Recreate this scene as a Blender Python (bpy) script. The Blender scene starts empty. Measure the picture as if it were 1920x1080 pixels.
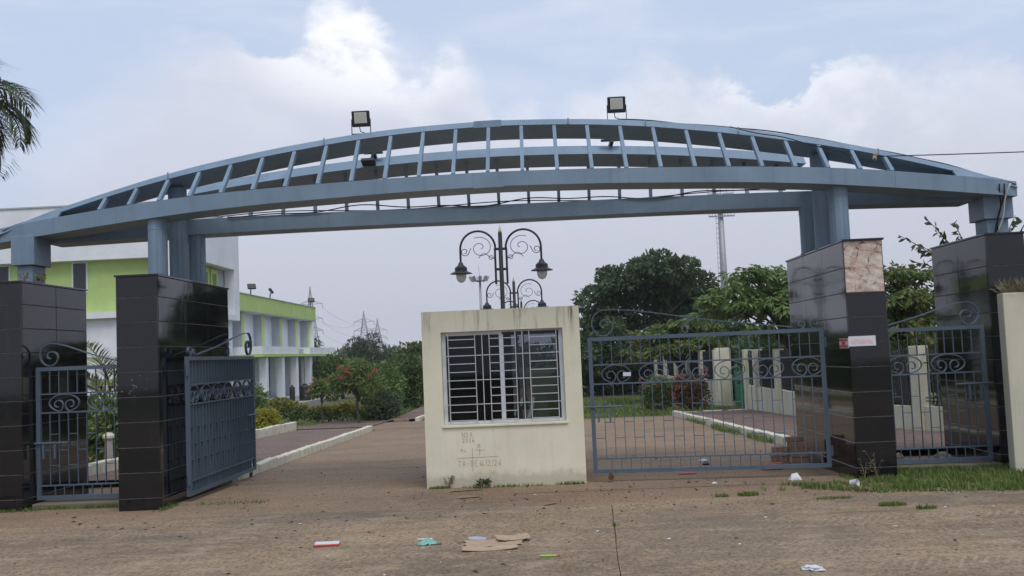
import bpy, bmesh, math, random
import numpy as np
from mathutils import Vector, Matrix
random.seed(7)
RS = np.random.RandomState(11)
SC = bpy.context.scene
COL = SC.collection
R = math.radians
PI = math.pi

# ------------------------------------------------------------------ camera
cam_d = bpy.data.cameras.new('camera')
cam = bpy.data.objects.new('camera', cam_d)
COL.objects.link(cam)
SC.camera = cam
cam_d.sensor_width = 36.0
cam_d.lens = 36.0 * 1850.0 / 1920.0
cam_d.clip_start = 0.1
cam_d.clip_end = 5000.0
EYE = 1.69
_p, _y, _r = R(3.8408), R(1.5395), R(2.405)
_F = Vector((-math.sin(_y) * math.cos(_p), math.cos(_y) * math.cos(_p), math.sin(_p)))
_R0 = Vector((math.cos(_y), math.sin(_y), 0))
_U0 = _R0.cross(_F)
_Rv = _R0 * math.cos(_r) - _U0 * math.sin(_r)
_Uv = _R0 * math.sin(_r) + _U0 * math.cos(_r)
cam.matrix_world = Matrix((
    (_Rv.x, _Uv.x, -_F.x, 0.0), (_Rv.y, _Uv.y, -_F.y, 0.0), (_Rv.z, _Uv.z, -_F.z, EYE), (0, 0, 0, 1)))

# ------------------------------------------------------------------ node helpers
def nn(nt, typ, **kw):
    n = nt.nodes.new(typ)
    for k, v in kw.items():
        if k.startswith('i_'):
            n.inputs[k[2:].replace('_', ' ')].default_value = v
        else:
            setattr(n, k, v)
    return n

def lk(nt, a, b):
    nt.links.new(a, b)

def math_n(nt, op, a, b=None, c=None, clamp=False):
    n = nt.nodes.new('ShaderNodeMath'); n.operation = op; n.use_clamp = clamp
    for i, v in enumerate((a, b, c)):
        if v is None: continue
        if isinstance(v, (int, float)): n.inputs[i].default_value = v
        else: nt.links.new(v, n.inputs[i])
    return n.outputs[0]

def mixc(nt, fac, a, b, mode='MIX'):
    n = nt.nodes.new('ShaderNodeMix'); n.data_type = 'RGBA'; n.blend_type = mode
    for s, v in ((n.inputs[0], fac), (n.inputs[6], a), (n.inputs[7], b)):
        if isinstance(v, (int, float)): s.default_value = v
        elif isinstance(v, tuple): s.default_value = v if len(v) == 4 else (*v, 1)
        else: nt.links.new(v, s)
    return n.outputs[2]

def ramp(nt, fac, stops, interp='LINEAR'):
    n = nt.nodes.new('ShaderNodeValToRGB'); n.color_ramp.interpolation = interp
    el = n.color_ramp.elements
    while len(el) < len(stops): el.new(0.5)
    for e, (p, c) in zip(el, stops):
        e.position = p; e.color = c if len(c) == 4 else (*c, 1)
    nt.links.new(fac, n.inputs[0])
    return n.outputs[0]

def grey(v): return (v, v, v, 1)

def smooth(nt, x, lo, hi, a=0.0, b=1.0):
    n = nt.nodes.new('ShaderNodeMapRange'); n.interpolation_type = 'SMOOTHSTEP'
    nt.links.new(x, n.inputs[0])
    n.inputs[1].default_value = lo; n.inputs[2].default_value = hi
    n.inputs[3].default_value = a; n.inputs[4].default_value = b
    return n.outputs[0]

def noise(nt, vec, scale, detail=4, rough=0.55, dist=0.0):
    n = nt.nodes.new('ShaderNodeTexNoise')
    n.inputs['Scale'].default_value = scale; n.inputs['Detail'].default_value = detail
    n.inputs['Roughness'].default_value = rough; n.inputs['Distortion'].default_value = dist
    if vec is not None: nt.links.new(vec, n.inputs['Vector'])
    return n.outputs[0]

def mapping(nt, vec, scale=(1, 1, 1), rot=(0, 0, 0), loc=(0, 0, 0)):
    n = nt.nodes.new('ShaderNodeMapping')
    n.inputs['Scale'].default_value = scale; n.inputs['Rotation'].default_value = rot; n.inputs['Location'].default_value = loc
    nt.links.new(vec, n.inputs['Vector'])
    return n.outputs[0]

# ------------------------------------------------------------------ world: hazy sky with cumulus
world = bpy.data.worlds.new('World'); SC.world = world; world.use_nodes = True
SUN_EL, SUN_AZ = R(58), R(160)      # azimuth clockwise from +Y: behind the camera, a little to its right
wt = world.node_tree
for n in list(wt.nodes): wt.nodes.remove(n)
wout = wt.nodes.new('ShaderNodeOutputWorld'); bg = wt.nodes.new('ShaderNodeBackground')
lk(wt, bg.outputs[0], wout.inputs[0])
bg.inputs['Strength'].default_value = 0.1
sky = wt.nodes.new('ShaderNodeTexSky'); sky.sky_type = 'NISHITA'; sky.sun_disc = False
sky.sun_elevation = SUN_EL; sky.sun_rotation = SUN_AZ
sky.air_density = 1.2; sky.dust_density = 3.0; sky.ozone_density = 1.0
tc = wt.nodes.new('ShaderNodeTexCoord')
sep = wt.nodes.new('ShaderNodeSeparateXYZ'); lk(wt, tc.outputs['Generated'], sep.inputs[0])
az = math_n(wt, 'ARCTAN2', sep.outputs[0], sep.outputs[1])
el = math_n(wt, 'ARCSINE', sep.outputs[2])
cmb = wt.nodes.new('ShaderNodeCombineXYZ'); lk(wt, az, cmb.inputs[0]); lk(wt, el, cmb.inputs[1])
cv = mapping(wt, tc.outputs['Generated'], (1, 1, 1.6))
# cumulus skyline: height of the cloud tops against azimuth
tops = [(-.80, .20), (-.62, .17), (-.55, .186), (-.473, .247), (-.424, .295), (-.36, .337), (-.305, .327), (-.257, .305), (-.232, .33),
        (-.212, .362), (-.18, .372), (-.158, .352), (-.138, .33), (-.115, .308), (-.084, .330), (-.062, .312), (-.046, .287), (-.03, .262),
        (-.008, .278), (.008, .266), (.024, .24), (.043, .264), (.062, .276), (.10, .277), (.137, .297), (.165, .282), (.20, .272),
        (.224, .254), (.262, .24), (.283, .262), (.337, .281), (.37, .266), (.413, .272), (.445, .267), (.48, .238), (.60, .26), (.80, .22)]
fc = wt.nodes.new('ShaderNodeFloatCurve')
cu = fc.mapping.curves[0]
pts = [((a + .8) / 1.6, h / .5) for a, h in tops]
cu.points[0].location = pts[0]; cu.points[1].location = pts[-1]
for p in pts[1:-1]: cu.points.new(*p)
fc.mapping.update()
azn = math_n(wt, 'MULTIPLY_ADD', az, 1 / 1.6, .5, clamp=True)
lk(wt, azn, fc.inputs['Value'])
h = math_n(wt, 'MULTIPLY', fc.outputs[0], .5)
n_big = noise(wt, cv, 5.0, 8, .62, .2)
n_mid = noise(wt, cv, 16.0, 8, .62, .3)
n_fin = noise(wt, cv, 46.0, 5, .6, .2)
disp = math_n(wt, 'ADD', math_n(wt, 'MULTIPLY_ADD', n_mid, .085, -.05), math_n(wt, 'MULTIPLY_ADD', n_fin, .035, -.0175))
d = math_n(wt, 'ADD', math_n(wt, 'SUBTRACT', h, el), disp)
soft = smooth(wt, noise(wt, cv, 3.2, 3, .5), .38, .62)
edge_w = math_n(wt, 'ADD', math_n(wt, 'MULTIPLY_ADD', soft, .045, .014), math_n(wt, 'ADD', smooth(wt, az, -.40, -.27, .13, 0), smooth(wt, az, .26, .42, 0, .035)))
m = math_n(wt, 'DIVIDE', math_n(wt, 'ADD', d, .008), edge_w, clamp=True)
m = smooth(wt, m, 0, 1)
# high thin cloud everywhere above
thin = smooth(wt, noise(wt, mapping(wt, tc.outputs['Generated'], (1, 1, 3.2)), 3.4, 6, .6, .4), .42, .74)
base = mixc(wt, .85, sky.outputs[0], (5.4, 6.35, 8.2))
base = mixc(wt, math_n(wt, 'MULTIPLY', thin, .65), base, (6.8, 7.3, 8.5))
# lit billows near the tops, greyer and lilac below
bright = smooth(wt, math_n(wt, 'ADD', d, math_n(wt, 'MULTIPLY_ADD', n_mid, .16, -.08)), .0, .14, 1.0, 0.0)
patch = smooth(wt, n_big, .40, .66)
head = math_n(wt, 'MULTIPLY', bright, math_n(wt, 'MULTIPLY_ADD', patch, .75, .25))
cl = mixc(wt, head, (5.85, 6.15, 7.2), (8.0, 8.25, 9.0))
# the towering head of the cloud catches most light
dx = math_n(wt, 'MULTIPLY', math_n(wt, 'ADD', az, .163), 1 / .125)
dy = math_n(wt, 'MULTIPLY', math_n(wt, 'ADD', el, -.320), 1 / .07)
rr = math_n(wt, 'ADD', math_n(wt, 'MULTIPLY', dx, dx), math_n(wt, 'MULTIPLY', dy, dy))
hot = math_n(wt, 'MULTIPLY', smooth(wt, rr, 0, 1.6, 1, 0), smooth(wt, n_mid, .28, .52))
cl = mixc(wt, math_n(wt, 'MULTIPLY', hot, .8), cl, (10.2, 10.2, 10.4))
skyc = mixc(wt, math_n(wt, 'MULTIPLY', m, .92), base, cl)
# haze toward the horizon
hz = smooth(wt, el, .03, .24, .9, 0.0)
skyc = mixc(wt, hz, skyc, (5.1, 5.32, 6.2))
lk(wt, skyc, bg.inputs['Color'])

# ------------------------------------------------------------------ sun (veiled by cloud)
sd = bpy.data.lights.new('sun', 'SUN'); sd.energy = 1.45; sd.angle = R(32); sd.color = (1.0, .965, .91)
sun = bpy.data.objects.new('sun', sd); COL.objects.link(sun)
_sv = Vector((math.sin(SUN_AZ) * math.cos(SUN_EL), math.cos(SUN_AZ) * math.cos(SUN_EL), math.sin(SUN_EL)))
sun.rotation_euler = _sv.to_track_quat('Z', 'Y').to_euler(); sun.location = (0, -20, 30)

HAZE = .00045
vs = SC.view_settings
vs.view_transform = 'Standard'; vs.look = 'None'; vs.exposure = 0.16; vs.gamma = 1.0; vs.use_curve_mapping = False
SC.render.engine = 'CYCLES'
SC.cycles.max_bounces = 7; SC.cycles.transparent_max_bounces = 12; SC.cycles.volume_bounces = 0

# ------------------------------------------------------------------ materials
MATS = {}
def new_mat(name):
    m = bpy.data.materials.new(name); m.use_nodes = True
    nt = m.node_tree
    b = nt.nodes['Principled BSDF']
    return m, nt, b

def bump(nt, b, hgt, strength=.3, dist=.01):
    n = nt.nodes.new('ShaderNodeBump'); n.inputs['Strength'].default_value = strength; n.inputs['Distance'].default_value = dist
    lk(nt, hgt, n.inputs['Height']); lk(nt, n.outputs[0], b.inputs['Normal'])

def objco(nt): return nt.nodes.new('ShaderNodeTexCoord').outputs['Object']
def wpos(nt): return nt.nodes.new('ShaderNodeNewGeometry').outputs['Position']

def simple(name, c, rough=.6, metal=0.0, var=.18, scale=3.0, bmp=.15, bs=40.0, spec=.5, streak=0.0):
    m, nt, b = new_mat(name)
    v = wpos(nt)
    n1 = noise(nt, v, scale, 6, .6)
    lo = tuple(x * (1 - var) for x in c); hi = tuple(min(1, x * (1 + var)) for x in c)
    col = ramp(nt, n1, [(.3, lo), (.7, hi)])
    if streak:
        s = noise(nt, mapping(nt, v, (9, 9, .5)), 1.0, 5, .65)
        f = math_n(nt, 'MULTIPLY', smooth(nt, s, .52, .75), streak)
        col = mixc(nt, f, col, tuple(x * .45 for x in c))
    lk(nt, col, b.inputs['Base Color'])
    b.inputs['Roughness'].default_value = rough; b.inputs['Metallic'].default_value = metal
    b.inputs['Specular IOR Level'].default_value = spec
    if bmp: bump(nt, b, noise(nt, v, bs, 4, .6), bmp, .006)
    MATS[name] = m
    return m

def M_granite():
    m, nt, b = new_mat('granite')
    v = wpos(nt)
    n1 = noise(nt, v, 160, 3, .6)
    oi = nt.nodes.new('ShaderNodeObjectInfo')
    col = ramp(nt, n1, [(.35, (.004, .0046, .006)), (.7, (.010, .011, .0135))])
    col = mixc(nt, math_n(nt, 'MULTIPLY', oi.outputs['Random'], .35), col, (.016, .016, .017))
    dust = smooth(nt, noise(nt, mapping(nt, v, (2.2, 2.2, .8)), 1.6, 6, .7), .52, .78)
    run = smooth(nt, noise(nt, mapping(nt, v, (7, 7, .35)), 1.0, 5, .65), .55, .75)
    col = mixc(nt, math_n(nt, 'MULTIPLY', dust, .03), col, (.16, .155, .15))
    col = mixc(nt, math_n(nt, 'MULTIPLY', run, .05), col, (.2, .19, .18))
    lk(nt, col, b.inputs['Base Color'])
    rg = math_n(nt, 'ADD', math_n(nt, 'MULTIPLY', dust, .10), .05)
    rg = math_n(nt, 'ADD', rg, math_n(nt, 'MULTIPLY', run, .06))
    lk(nt, rg, b.inputs['Roughness'])
    b.inputs['Specular IOR Level'].default_value = .5
    b.inputs['IOR'].default_value = 1.52
    bump(nt, b, noise(nt, v, 2.5, 3, .5), .03, .02)
    MATS['granite'] = m
M_granite()
simple('grout', (.24, .205, .18), .9, var=.3, scale=20, bmp=.4)

def M_steel(name, c, wear=.25):
    m, nt, b = new_mat(name)
    v = wpos(nt)
    n1 = noise(nt, v, 1.6, 6, .6); n2 = noise(nt, v, 22, 5, .7)
    run = smooth(nt, noise(nt, mapping(nt, v, (7, 7, .5)), 1.0, 5, .6), .5, .78)
    col = ramp(nt, n1, [(.3, tuple(x * .86 for x in c)), (.7, tuple(x * 1.12 for x in c))])
    col = mixc(nt, math_n(nt, 'MULTIPLY', run, .42), col, tuple(x * .55 for x in c))
    col = mixc(nt, math_n(nt, 'MULTIPLY', smooth(nt, n2, .62, .78), wear), col, (.16, .11, .075))
    lk(nt, col, b.inputs['Base Color'])
    lk(nt, math_n(nt, 'MULTIPLY_ADD', n2, .25, .38), b.inputs['Roughness'])
    bump(nt, b, noise(nt, v, 30, 3, .5), .08, .006)
    MATS[name] = m
simple('grille_paint', (.46, .475, .49), .5, var=.15, bmp=.05)
M_steel('arch_paint', (.168, .240, .315), .20)
M_steel('gate_paint', (.076, .108, .145), .35)
simple('black_iron', (.014, .015, .017), .45, var=.2, bmp=.05)
simple('galvanised', (.30, .31, .33), .5, .3, var=.15, bmp=0)
simple('pylon_steel', (.33, .34, .37), .6, .2, var=.1, bmp=0)
simple('white_metal', (.62, .64, .66), .45, var=.08, bmp=.05, streak=.25)
simple('rubber', (.015, .015, .016), .8, bmp=0)
simple('rust', (.12, .06, .035), .9, var=.4, scale=30)

def M_plaster(name, c, stain=.3, top=None):
    m, nt, b = new_mat(name)
    v = wpos(nt)
    n1 = noise(nt, v, 1.2, 7, .62); n3 = noise(nt, v, 9, 5, .6)
    col = ramp(nt, n1, [(.3, tuple(x * .88 for x in c)), (.7, tuple(min(.95, x * 1.06) for x in c))])
    st = smooth(nt, noise(nt, mapping(nt, v, (11, 11, .6)), 1.0, 6, .68), .50, .78)
    if top is not None:
        sp = nt.nodes.new('ShaderNodeSeparateXYZ'); lk(nt, v, sp.inputs[0])
        msk = smooth(nt, math_n(nt, 'ADD', sp.outputs[2], math_n(nt, 'MULTIPLY', n3, .3)), top - .42, top + .12)
        low = smooth(nt, math_n(nt, 'ADD', sp.outputs[2], math_n(nt, 'MULTIPLY', n3, -.25)), -.05, .10, 1, 0)
        st2 = math_n(nt, 'MULTIPLY', st, math_n(nt, 'MULTIPLY_ADD', msk, 1.25, .14), clamp=True)
        col = mixc(nt, st2, col, (.13, .11, .085))
        col = mixc(nt, math_n(nt, 'MULTIPLY', low, .4), col, (.20, .15, .10))
    else:
        col = mixc(nt, math_n(nt, 'MULTIPLY', st, stain), col, tuple(x * .5 for x in c))
    col = mixc(nt, math_n(nt, 'MULTIPLY', smooth(nt, n3, .55, .8), .18), col, tuple(x * .68 for x in c))
    lk(nt, col, b.inputs['Base Color'])
    b.inputs['Roughness'].default_value = .88; b.inputs['Specular IOR Level'].default_value = .25
    bump(nt, b, noise(nt, v, 55, 5, .65), .25, .006)
    MATS[name] = m
M_plaster('booth_plaster', (.71, .67, .515), top=2.28)
M_plaster('wall_cream', (.58, .555, .43), .35)
M_plaster('white_plaster', (.74, .76, .79), .14)
M_plaster('grey_plaster', (.42, .44, .47), .12)
M_plaster('green_plaster', (.45, .58, .215), .14)
M_plaster('concrete_plain', (.33, .31, .29), .3)
M_plaster('dirty_concrete', (.17, .145, .115), .4)

def M_kerb():
    m, nt, b = new_mat('kerb_paint')
    v = wpos(nt)
    n1 = noise(nt, v, 5, 7, .65)
    oi = nt.nodes.new('ShaderNodeObjectInfo')
    col = ramp(nt, n1, [(.30, (.30, .25, .18)), (.42, (.60, .56, .44)), (.7, (.70, .66, .53))])
    col = mixc(nt, math_n(nt, 'MULTIPLY', oi.outputs['Random'], .25), col, (.46, .42, .32))
    lk(nt, col, b.inputs['Base Color']); b.inputs['Roughness'].default_value = .9
    bump(nt, b, noise(nt, v, 40, 5, .6), .35, .01)
    MATS['kerb_paint'] = m
M_kerb()

def M_road(name, c_lo, c_hi, dustc, front=False):
    m, nt, b = new_mat(name)
    v = wpos(nt)
    big = noise(nt, mapping(nt, v, (.35, .8, 1)), .9, 6, .62, .4)
    mid = noise(nt, mapping(nt, v, (1.3, 2.4, 1)), 2.2, 6, .65, .2)
    fin = noise(nt, mapping(nt, v, (1, .6, 1)), 30, 5, .75)
    grit = noise(nt, v, 70, 3, .7)
    col = ramp(nt, big, [(.32, c_lo), (.68, c_hi)])
    col = mixc(nt, math_n(nt, 'MULTIPLY', smooth(nt, mid, .46, .70), .7), col, dustc)
    f2 = math_n(nt, 'MULTIPLY_ADD', smooth(nt, fin, .30, .70), 1.0, 0)
    col = mixc(nt, .66 if front else .42, col, ramp(nt, f2, [(0, grey(.44)), (.4, grey(.96)), (1, grey(1.42))]), 'MULTIPLY')
    col = mixc(nt, math_n(nt, 'MULTIPLY', smooth(nt, grit, .62, .75), .30), col, (.44, .36, .27))
    pit = smooth(nt, noise(nt, v, 48, 2, .5), .30, .22, 0, .8) if False else math_n(nt, 'MULTIPLY', smooth(nt, noise(nt, mapping(nt, v, (1, .7, 1), loc=(5, 1, 0)), 34, 2, .5), .57, .64), .55)
    col = mixc(nt, pit, col, (.07, .062, .055))
    if front:
        w = nt.nodes.new('ShaderNodeTexWave'); w.wave_type = 'BANDS'; w.bands_direction = 'X'
        w.inputs['Scale'].default_value = 4.2; w.inputs['Distortion'].default_value = 2.2; w.inputs['Detail'].default_value = 3
        w.inputs['Detail Scale'].default_value = 2.0
        lk(nt, mapping(nt, v, (1, 1, 1), (0, 0, .5)), w.inputs['Vector'])
        tr = smooth(nt, noise(nt, mapping(nt, v, (.3, 1.6, 1), loc=(3, 0, 0)), 1.2, 4, .6), .5, .66)
        f3 = math_n(nt, 'MULTIPLY', tr, math_n(nt, 'MULTIPLY', smooth(nt, w.outputs['Fac'], .5, .9), smooth(nt, fin, .35, .6)))
        col = mixc(nt, math_n(nt, 'MULTIPLY', f3, .6), col, (.40, .34, .275))
        dk = smooth(nt, noise(nt, mapping(nt, v, (.35, 2.8, 1), loc=(9, 2, 0)), 1.0, 5, .6), .54, .72)
        col = mixc(nt, math_n(nt, 'MULTIPLY', dk, .5), col, (.10, .085, .073))
        sx = nt.nodes.new('ShaderNodeSeparateXYZ'); lk(nt, v, sx.inputs[0])
        wx = math_n(nt, 'ADD', sx.outputs[0], math_n(nt, 'MULTIPLY_ADD', noise(nt, mapping(nt, v, (.2, .35, 1)), 1.0, 3, .5), 1.6, -.8))
        wx = math_n(nt, 'ADD', wx, math_n(nt, 'MULTIPLY', math_n(nt, 'MULTIPLY', sx.outputs[1], sx.outputs[1]), -.012))
        for xc, wd, a_ in ((-4.4, .16, .34), (-3.0, .16, .34), (-2.2, .12, .22), (-.9, .13, .22), (1.4, .14, .26), (2.7, .14, .26)):
            tr_ = smooth(nt, math_n(nt, 'ABSOLUTE', math_n(nt, 'ADD', wx, -xc)), wd * .4, wd * 1.5, 1, 0)
            tr_ = math_n(nt, 'MULTIPLY', tr_, math_n(nt, 'MULTIPLY', smooth(nt, mid, .38, .6), a_))
            col = mixc(nt, tr_, col, (.40, .315, .225))
        pa = smooth(nt, noise(nt, mapping(nt, v, (.22, .55, 1), loc=(4, 11, 0)), 1.0, 5, .6), .50, .64)
        col = mixc(nt, math_n(nt, 'MULTIPLY', pa, .42), col, (.125, .108, .092))
        lt = smooth(nt, noise(nt, mapping(nt, v, (.5, 3.2, 1), loc=(2, 7, 0)), 1.3, 5, .62), .58, .74)
        col = mixc(nt, math_n(nt, 'MULTIPLY', lt, .45), col, (.42, .34, .25))
    lk(nt, col, b.inputs['Base Color'])
    b.inputs['Roughness'].default_value = .92; b.inputs['Specular IOR Level'].default_value = .25
    hh = math_n(nt, 'ADD', math_n(nt, 'MULTIPLY', fin, 1.0), math_n(nt, 'MULTIPLY', grit, .35))
    bump(nt, b, hh, .5 if front else .3, .013)
    MATS[name] = m
M_road('road_concrete', (.180, .134, .091), (.315, .227, .144), (.345, .246, .152), True)
M_road('drive_concrete', (.185, .136, .095), (.295, .205, .132), (.325, .227, .142))
M_road('soil', (.185, .125, .083), (.285, .192, .124), (.28, .197, .13))
M_road('red_soil', (.26, .13, .06), (.34, .18, .09), (.20, .14, .06))
M_road('field', (.07, .085, .035), (.15, .13, .06), (.09, .10, .04))

def M_paver():
    m, nt, b = new_mat('paver')
    v = wpos(nt)
    br = nt.nodes.new('ShaderNodeTexBrick')
    lk(nt, v, br.inputs['Vector'])
    br.inputs['Scale'].default_value = 1.0; br.inputs['Brick Width'].default_value = .42; br.inputs['Row Height'].default_value = .21
    br.inputs['Mortar Size'].default_value = .02; br.inputs['Bias'].default_value = -.1
    br.inputs['Color1'].default_value = (.20, .115, .085, 1); br.inputs['Color2'].default_value = (.13, .085, .072, 1); br.inputs['Mortar'].default_value = (.075, .055, .045, 1)
    n1 = noise(nt, mapping(nt, v, (.8, 2.2, 1)), 1.2, 6, .65, .3)
    col = mixc(nt, math_n(nt, 'MULTIPLY', smooth(nt, n1, .42, .7), .7), br.outputs['Color'], (.21, .15, .115))
    col = mixc(nt, .6, col, ramp(nt, noise(nt, v, 16, 4, .7), [(.3, grey(.5)), (.7, grey(1.4))]), 'MULTIPLY')
    lk(nt, col, b.inputs['Base Color']); b.inputs['Roughness'].default_value = .85
    bump(nt, b, br.outputs['Fac'], -.6, .02)
    MATS['paver'] = m
M_paver()

def M_leaf(name, dark, light, tint=None, trans=.25):
    m, nt, b = new_mat(name)
    g = nt.nodes.new('ShaderNodeNewGeometry')
    rnd = g.outputs['Random Per Island']
    cl = noise(nt, g.outputs['Position'], .9, 4, .6)
    f = math_n(nt, 'ADD', math_n(nt, 'MULTIPLY', rnd, .6), math_n(nt, 'MULTIPLY_ADD', cl, 1.2, -.4), clamp=True)
    col = ramp(nt, f, [(.1, dark), (.85, light)])
    if tint:
        col = mixc(nt, smooth(nt, rnd, tint[1], tint[1] + .02), col, tint[0])
    lk(nt, col, b.inputs['Base Color'])
    b.inputs['Roughness'].default_value = .5; b.inputs['Specular IOR Level'].default_value = .35
    tr = nt.nodes.new('ShaderNodeBsdfTranslucent'); lk(nt, col, tr.inputs['Color'])
    mx = nt.nodes.new('ShaderNodeMixShader'); mx.inputs[0].default_value = trans
    out = nt.nodes['Material Output']
    lk(nt, b.outputs[0], mx.inputs[1]); lk(nt, tr.outputs[0], mx.inputs[2]); lk(nt, mx.outputs[0], out.inputs[0])
    MATS[name] = m
M_leaf('leaf_dark', (.040, .070, .034), (.120, .175, .080))
M_leaf('leaf_mid', (.048, .085, .028), (.125, .18, .06), ((.20, .17, .05), .93))
M_leaf('leaf_bush', (.075, .135, .04), (.215, .30, .10), ((.22, .2, .06), .95))
M_leaf('leaf_light', (.065, .105, .028), (.16, .21, .065), ((.26, .20, .06), .9))
M_leaf('leaf_hedge', (.13, .15, .03), (.36, .35, .08), ((.10, .08, .03), .9))
M_leaf('leaf_yellow', (.15, .17, .02), (.38, .36, .05))
M_leaf('leaf_grey', (.060, .085, .055), (.125, .155, .095))
M_leaf('leaf_palm', (.035, .058, .024), (.10, .13, .052), ((.16, .14, .07), .93))
M_leaf('leaf_areca', (.11, .15, .04), (.27, .31, .10), ((.30, .26, .09), .85))
M_leaf('flower_red', (.32, .07, .065), (.50, .15, .14), None, .25)
M_leaf('leaf_maroon', (.07, .03, .025), (.17, .06, .045), ((.08, .10, .03), .6))
M_leaf('grass_blade', (.07, .125, .025), (.19, .27, .065), ((.25, .21, .09), .88), .3)
M_leaf('dry_stem', (.16, .13, .07), (.30, .24, .14))
simple('bark', (.075, .06, .048), .95, var=.35, scale=9, bmp=.6)
simple('palm_bark', (.16, .14, .12), .95, var=.3, scale=9, bmp=.5)
simple('brick_red', (.26, .165, .125), .92, var=.35, scale=14, bmp=.5)
simple('brick_orange', (.48, .13, .05), .92, var=.25, scale=14, bmp=.4)
simple('card', (.40, .29, .195), .9, var=.15, scale=8, bmp=.1)
simple('paper_white', (.60, .61, .64), .8, var=.08, bmp=.1)
simple('plastic_red', (.52, .05, .045), .45, var=.1, bmp=0)
simple('plastic_teal', (.20, .43, .37), .35, var=.25, scale=30, bmp=.1)
simple('plastic_green', (.28, .55, .08), .4, var=.1, bmp=0)
simple('plastic_blue', (.13, .18, .42), .5, var=.1, bmp=0)
simple('plastic_grey', (.36, .38, .45), .5, var=.1, bmp=0)
simple('plastic_black', (.017, .017, .019), .5, var=.1, bmp=.1)
simple('scratch', (.36, .22, .125), .9, var=.3, scale=30, bmp=0)
simple('print_pink', (.66, .50, .50), .85, var=.15, scale=25, bmp=0)
simple('print_red', (.50, .10, .10), .85, var=.15, scale=25, bmp=0)
simple('green_net', (.03, .20, .10), .8, var=.4, scale=5, bmp=.3)
simple('brass', (.50, .40, .18), .4, .6, bmp=0)
simple('lamp_glass', (.62, .63, .60), .15, var=.06, bmp=0)
simple('led_panel', (.50, .49, .40), .3, var=.12, scale=60, bmp=0)
simple('room_shade', (.012, .012, .014), .9, bmp=0)  # near-black that paints the shade of the booth's unlit interior
simple('green_shade', (.16, .24, .03), .8, bmp=0)
simple('dark_opening', (.03, .032, .036), .3, bmp=0)

def M_mortar():
    m, nt, b = new_mat('mortar')
    v = wpos(nt)
    n1 = noise(nt, v, 7, 7, .7, .4)
    vo = nt.nodes.new('ShaderNodeTexVoronoi'); vo.feature = 'DISTANCE_TO_EDGE'; vo.inputs['Scale'].default_value = 5.0
    nv = nt.nodes.new('ShaderNodeTexNoise'); nv.inputs['Scale'].default_value = 9; nv.inputs['Detail'].default_value = 5; lk(nt, v, nv.inputs['Vector'])
    vv = nt.nodes.new('ShaderNodeVectorMath'); vv.operation = 'MULTIPLY_ADD'; lk(nt, nv.outputs['Color'], vv.inputs[0]); vv.inputs[1].default_value = (.14, .14, .14); lk(nt, mapping(nt, v, (1, 1, 1.3)), vv.inputs[2])
    lk(nt, vv.outputs[0], vo.inputs['Vector'])
    col = ramp(nt, n1, [(.32, (.30, .20, .15)), (.46, (.50, .38, .31)), (.56, (.56, .47, .40)), (.70, (.68, .63, .57))])
    crack = smooth(nt, math_n(nt, 'ADD', vo.outputs[0], math_n(nt, 'MULTIPLY_ADD', n1, .12, -.06)), 0, .035, 1, 0)
    crack = math_n(nt, 'MULTIPLY', crack, smooth(nt, noise(nt, v, 4, 3), .38, .52))
    col = mixc(nt, crack, col, (.10, .07, .06))
    lk(nt, col, b.inputs['Base Color']); b.inputs['Roughness'].default_value = .95
    bump(nt, b, n1, .7, .03)
    MATS['mortar'] = m
M_mortar()

def M_glass(name, tint, dens):
    m, nt, b = new_mat(name)
    out = nt.nodes['Material Output']
    tr = nt.nodes.new('ShaderNodeBsdfTransparent'); tr.inputs['Color'].default_value = (*tint, 1)
    gl = nt.nodes.new('ShaderNodeBsdfGlossy'); gl.inputs['Roughness'].default_value = .03; gl.inputs['Color'].default_value = (.55, .57, .60, 1)
    fr = nt.nodes.new('ShaderNodeFresnel'); fr.inputs['IOR'].default_value = 1.5
    mx = nt.nodes.new('ShaderNodeMixShader')
    lk(nt, math_n(nt, 'ADD', fr.outputs[0], dens, clamp=True), mx.inputs[0]); lk(nt, tr.outputs[0], mx.inputs[1]); lk(nt, gl.outputs[0], mx.inputs[2])
    lk(nt, mx.outputs[0], out.inputs[0])
    MATS[name] = m
M_glass('window_glass', (.42, .45, .48), .0)
M_glass('clear_glass', (.92, .93, .93), .06)

# ------------------------------------------------------------------ mesh helpers
def q(t, p): return abs(t / 4.17) ** p
def gz(y):
    return 0.0 if y < 12.5 else -.0227 * (min(y, 37.0) - 12.5)

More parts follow.
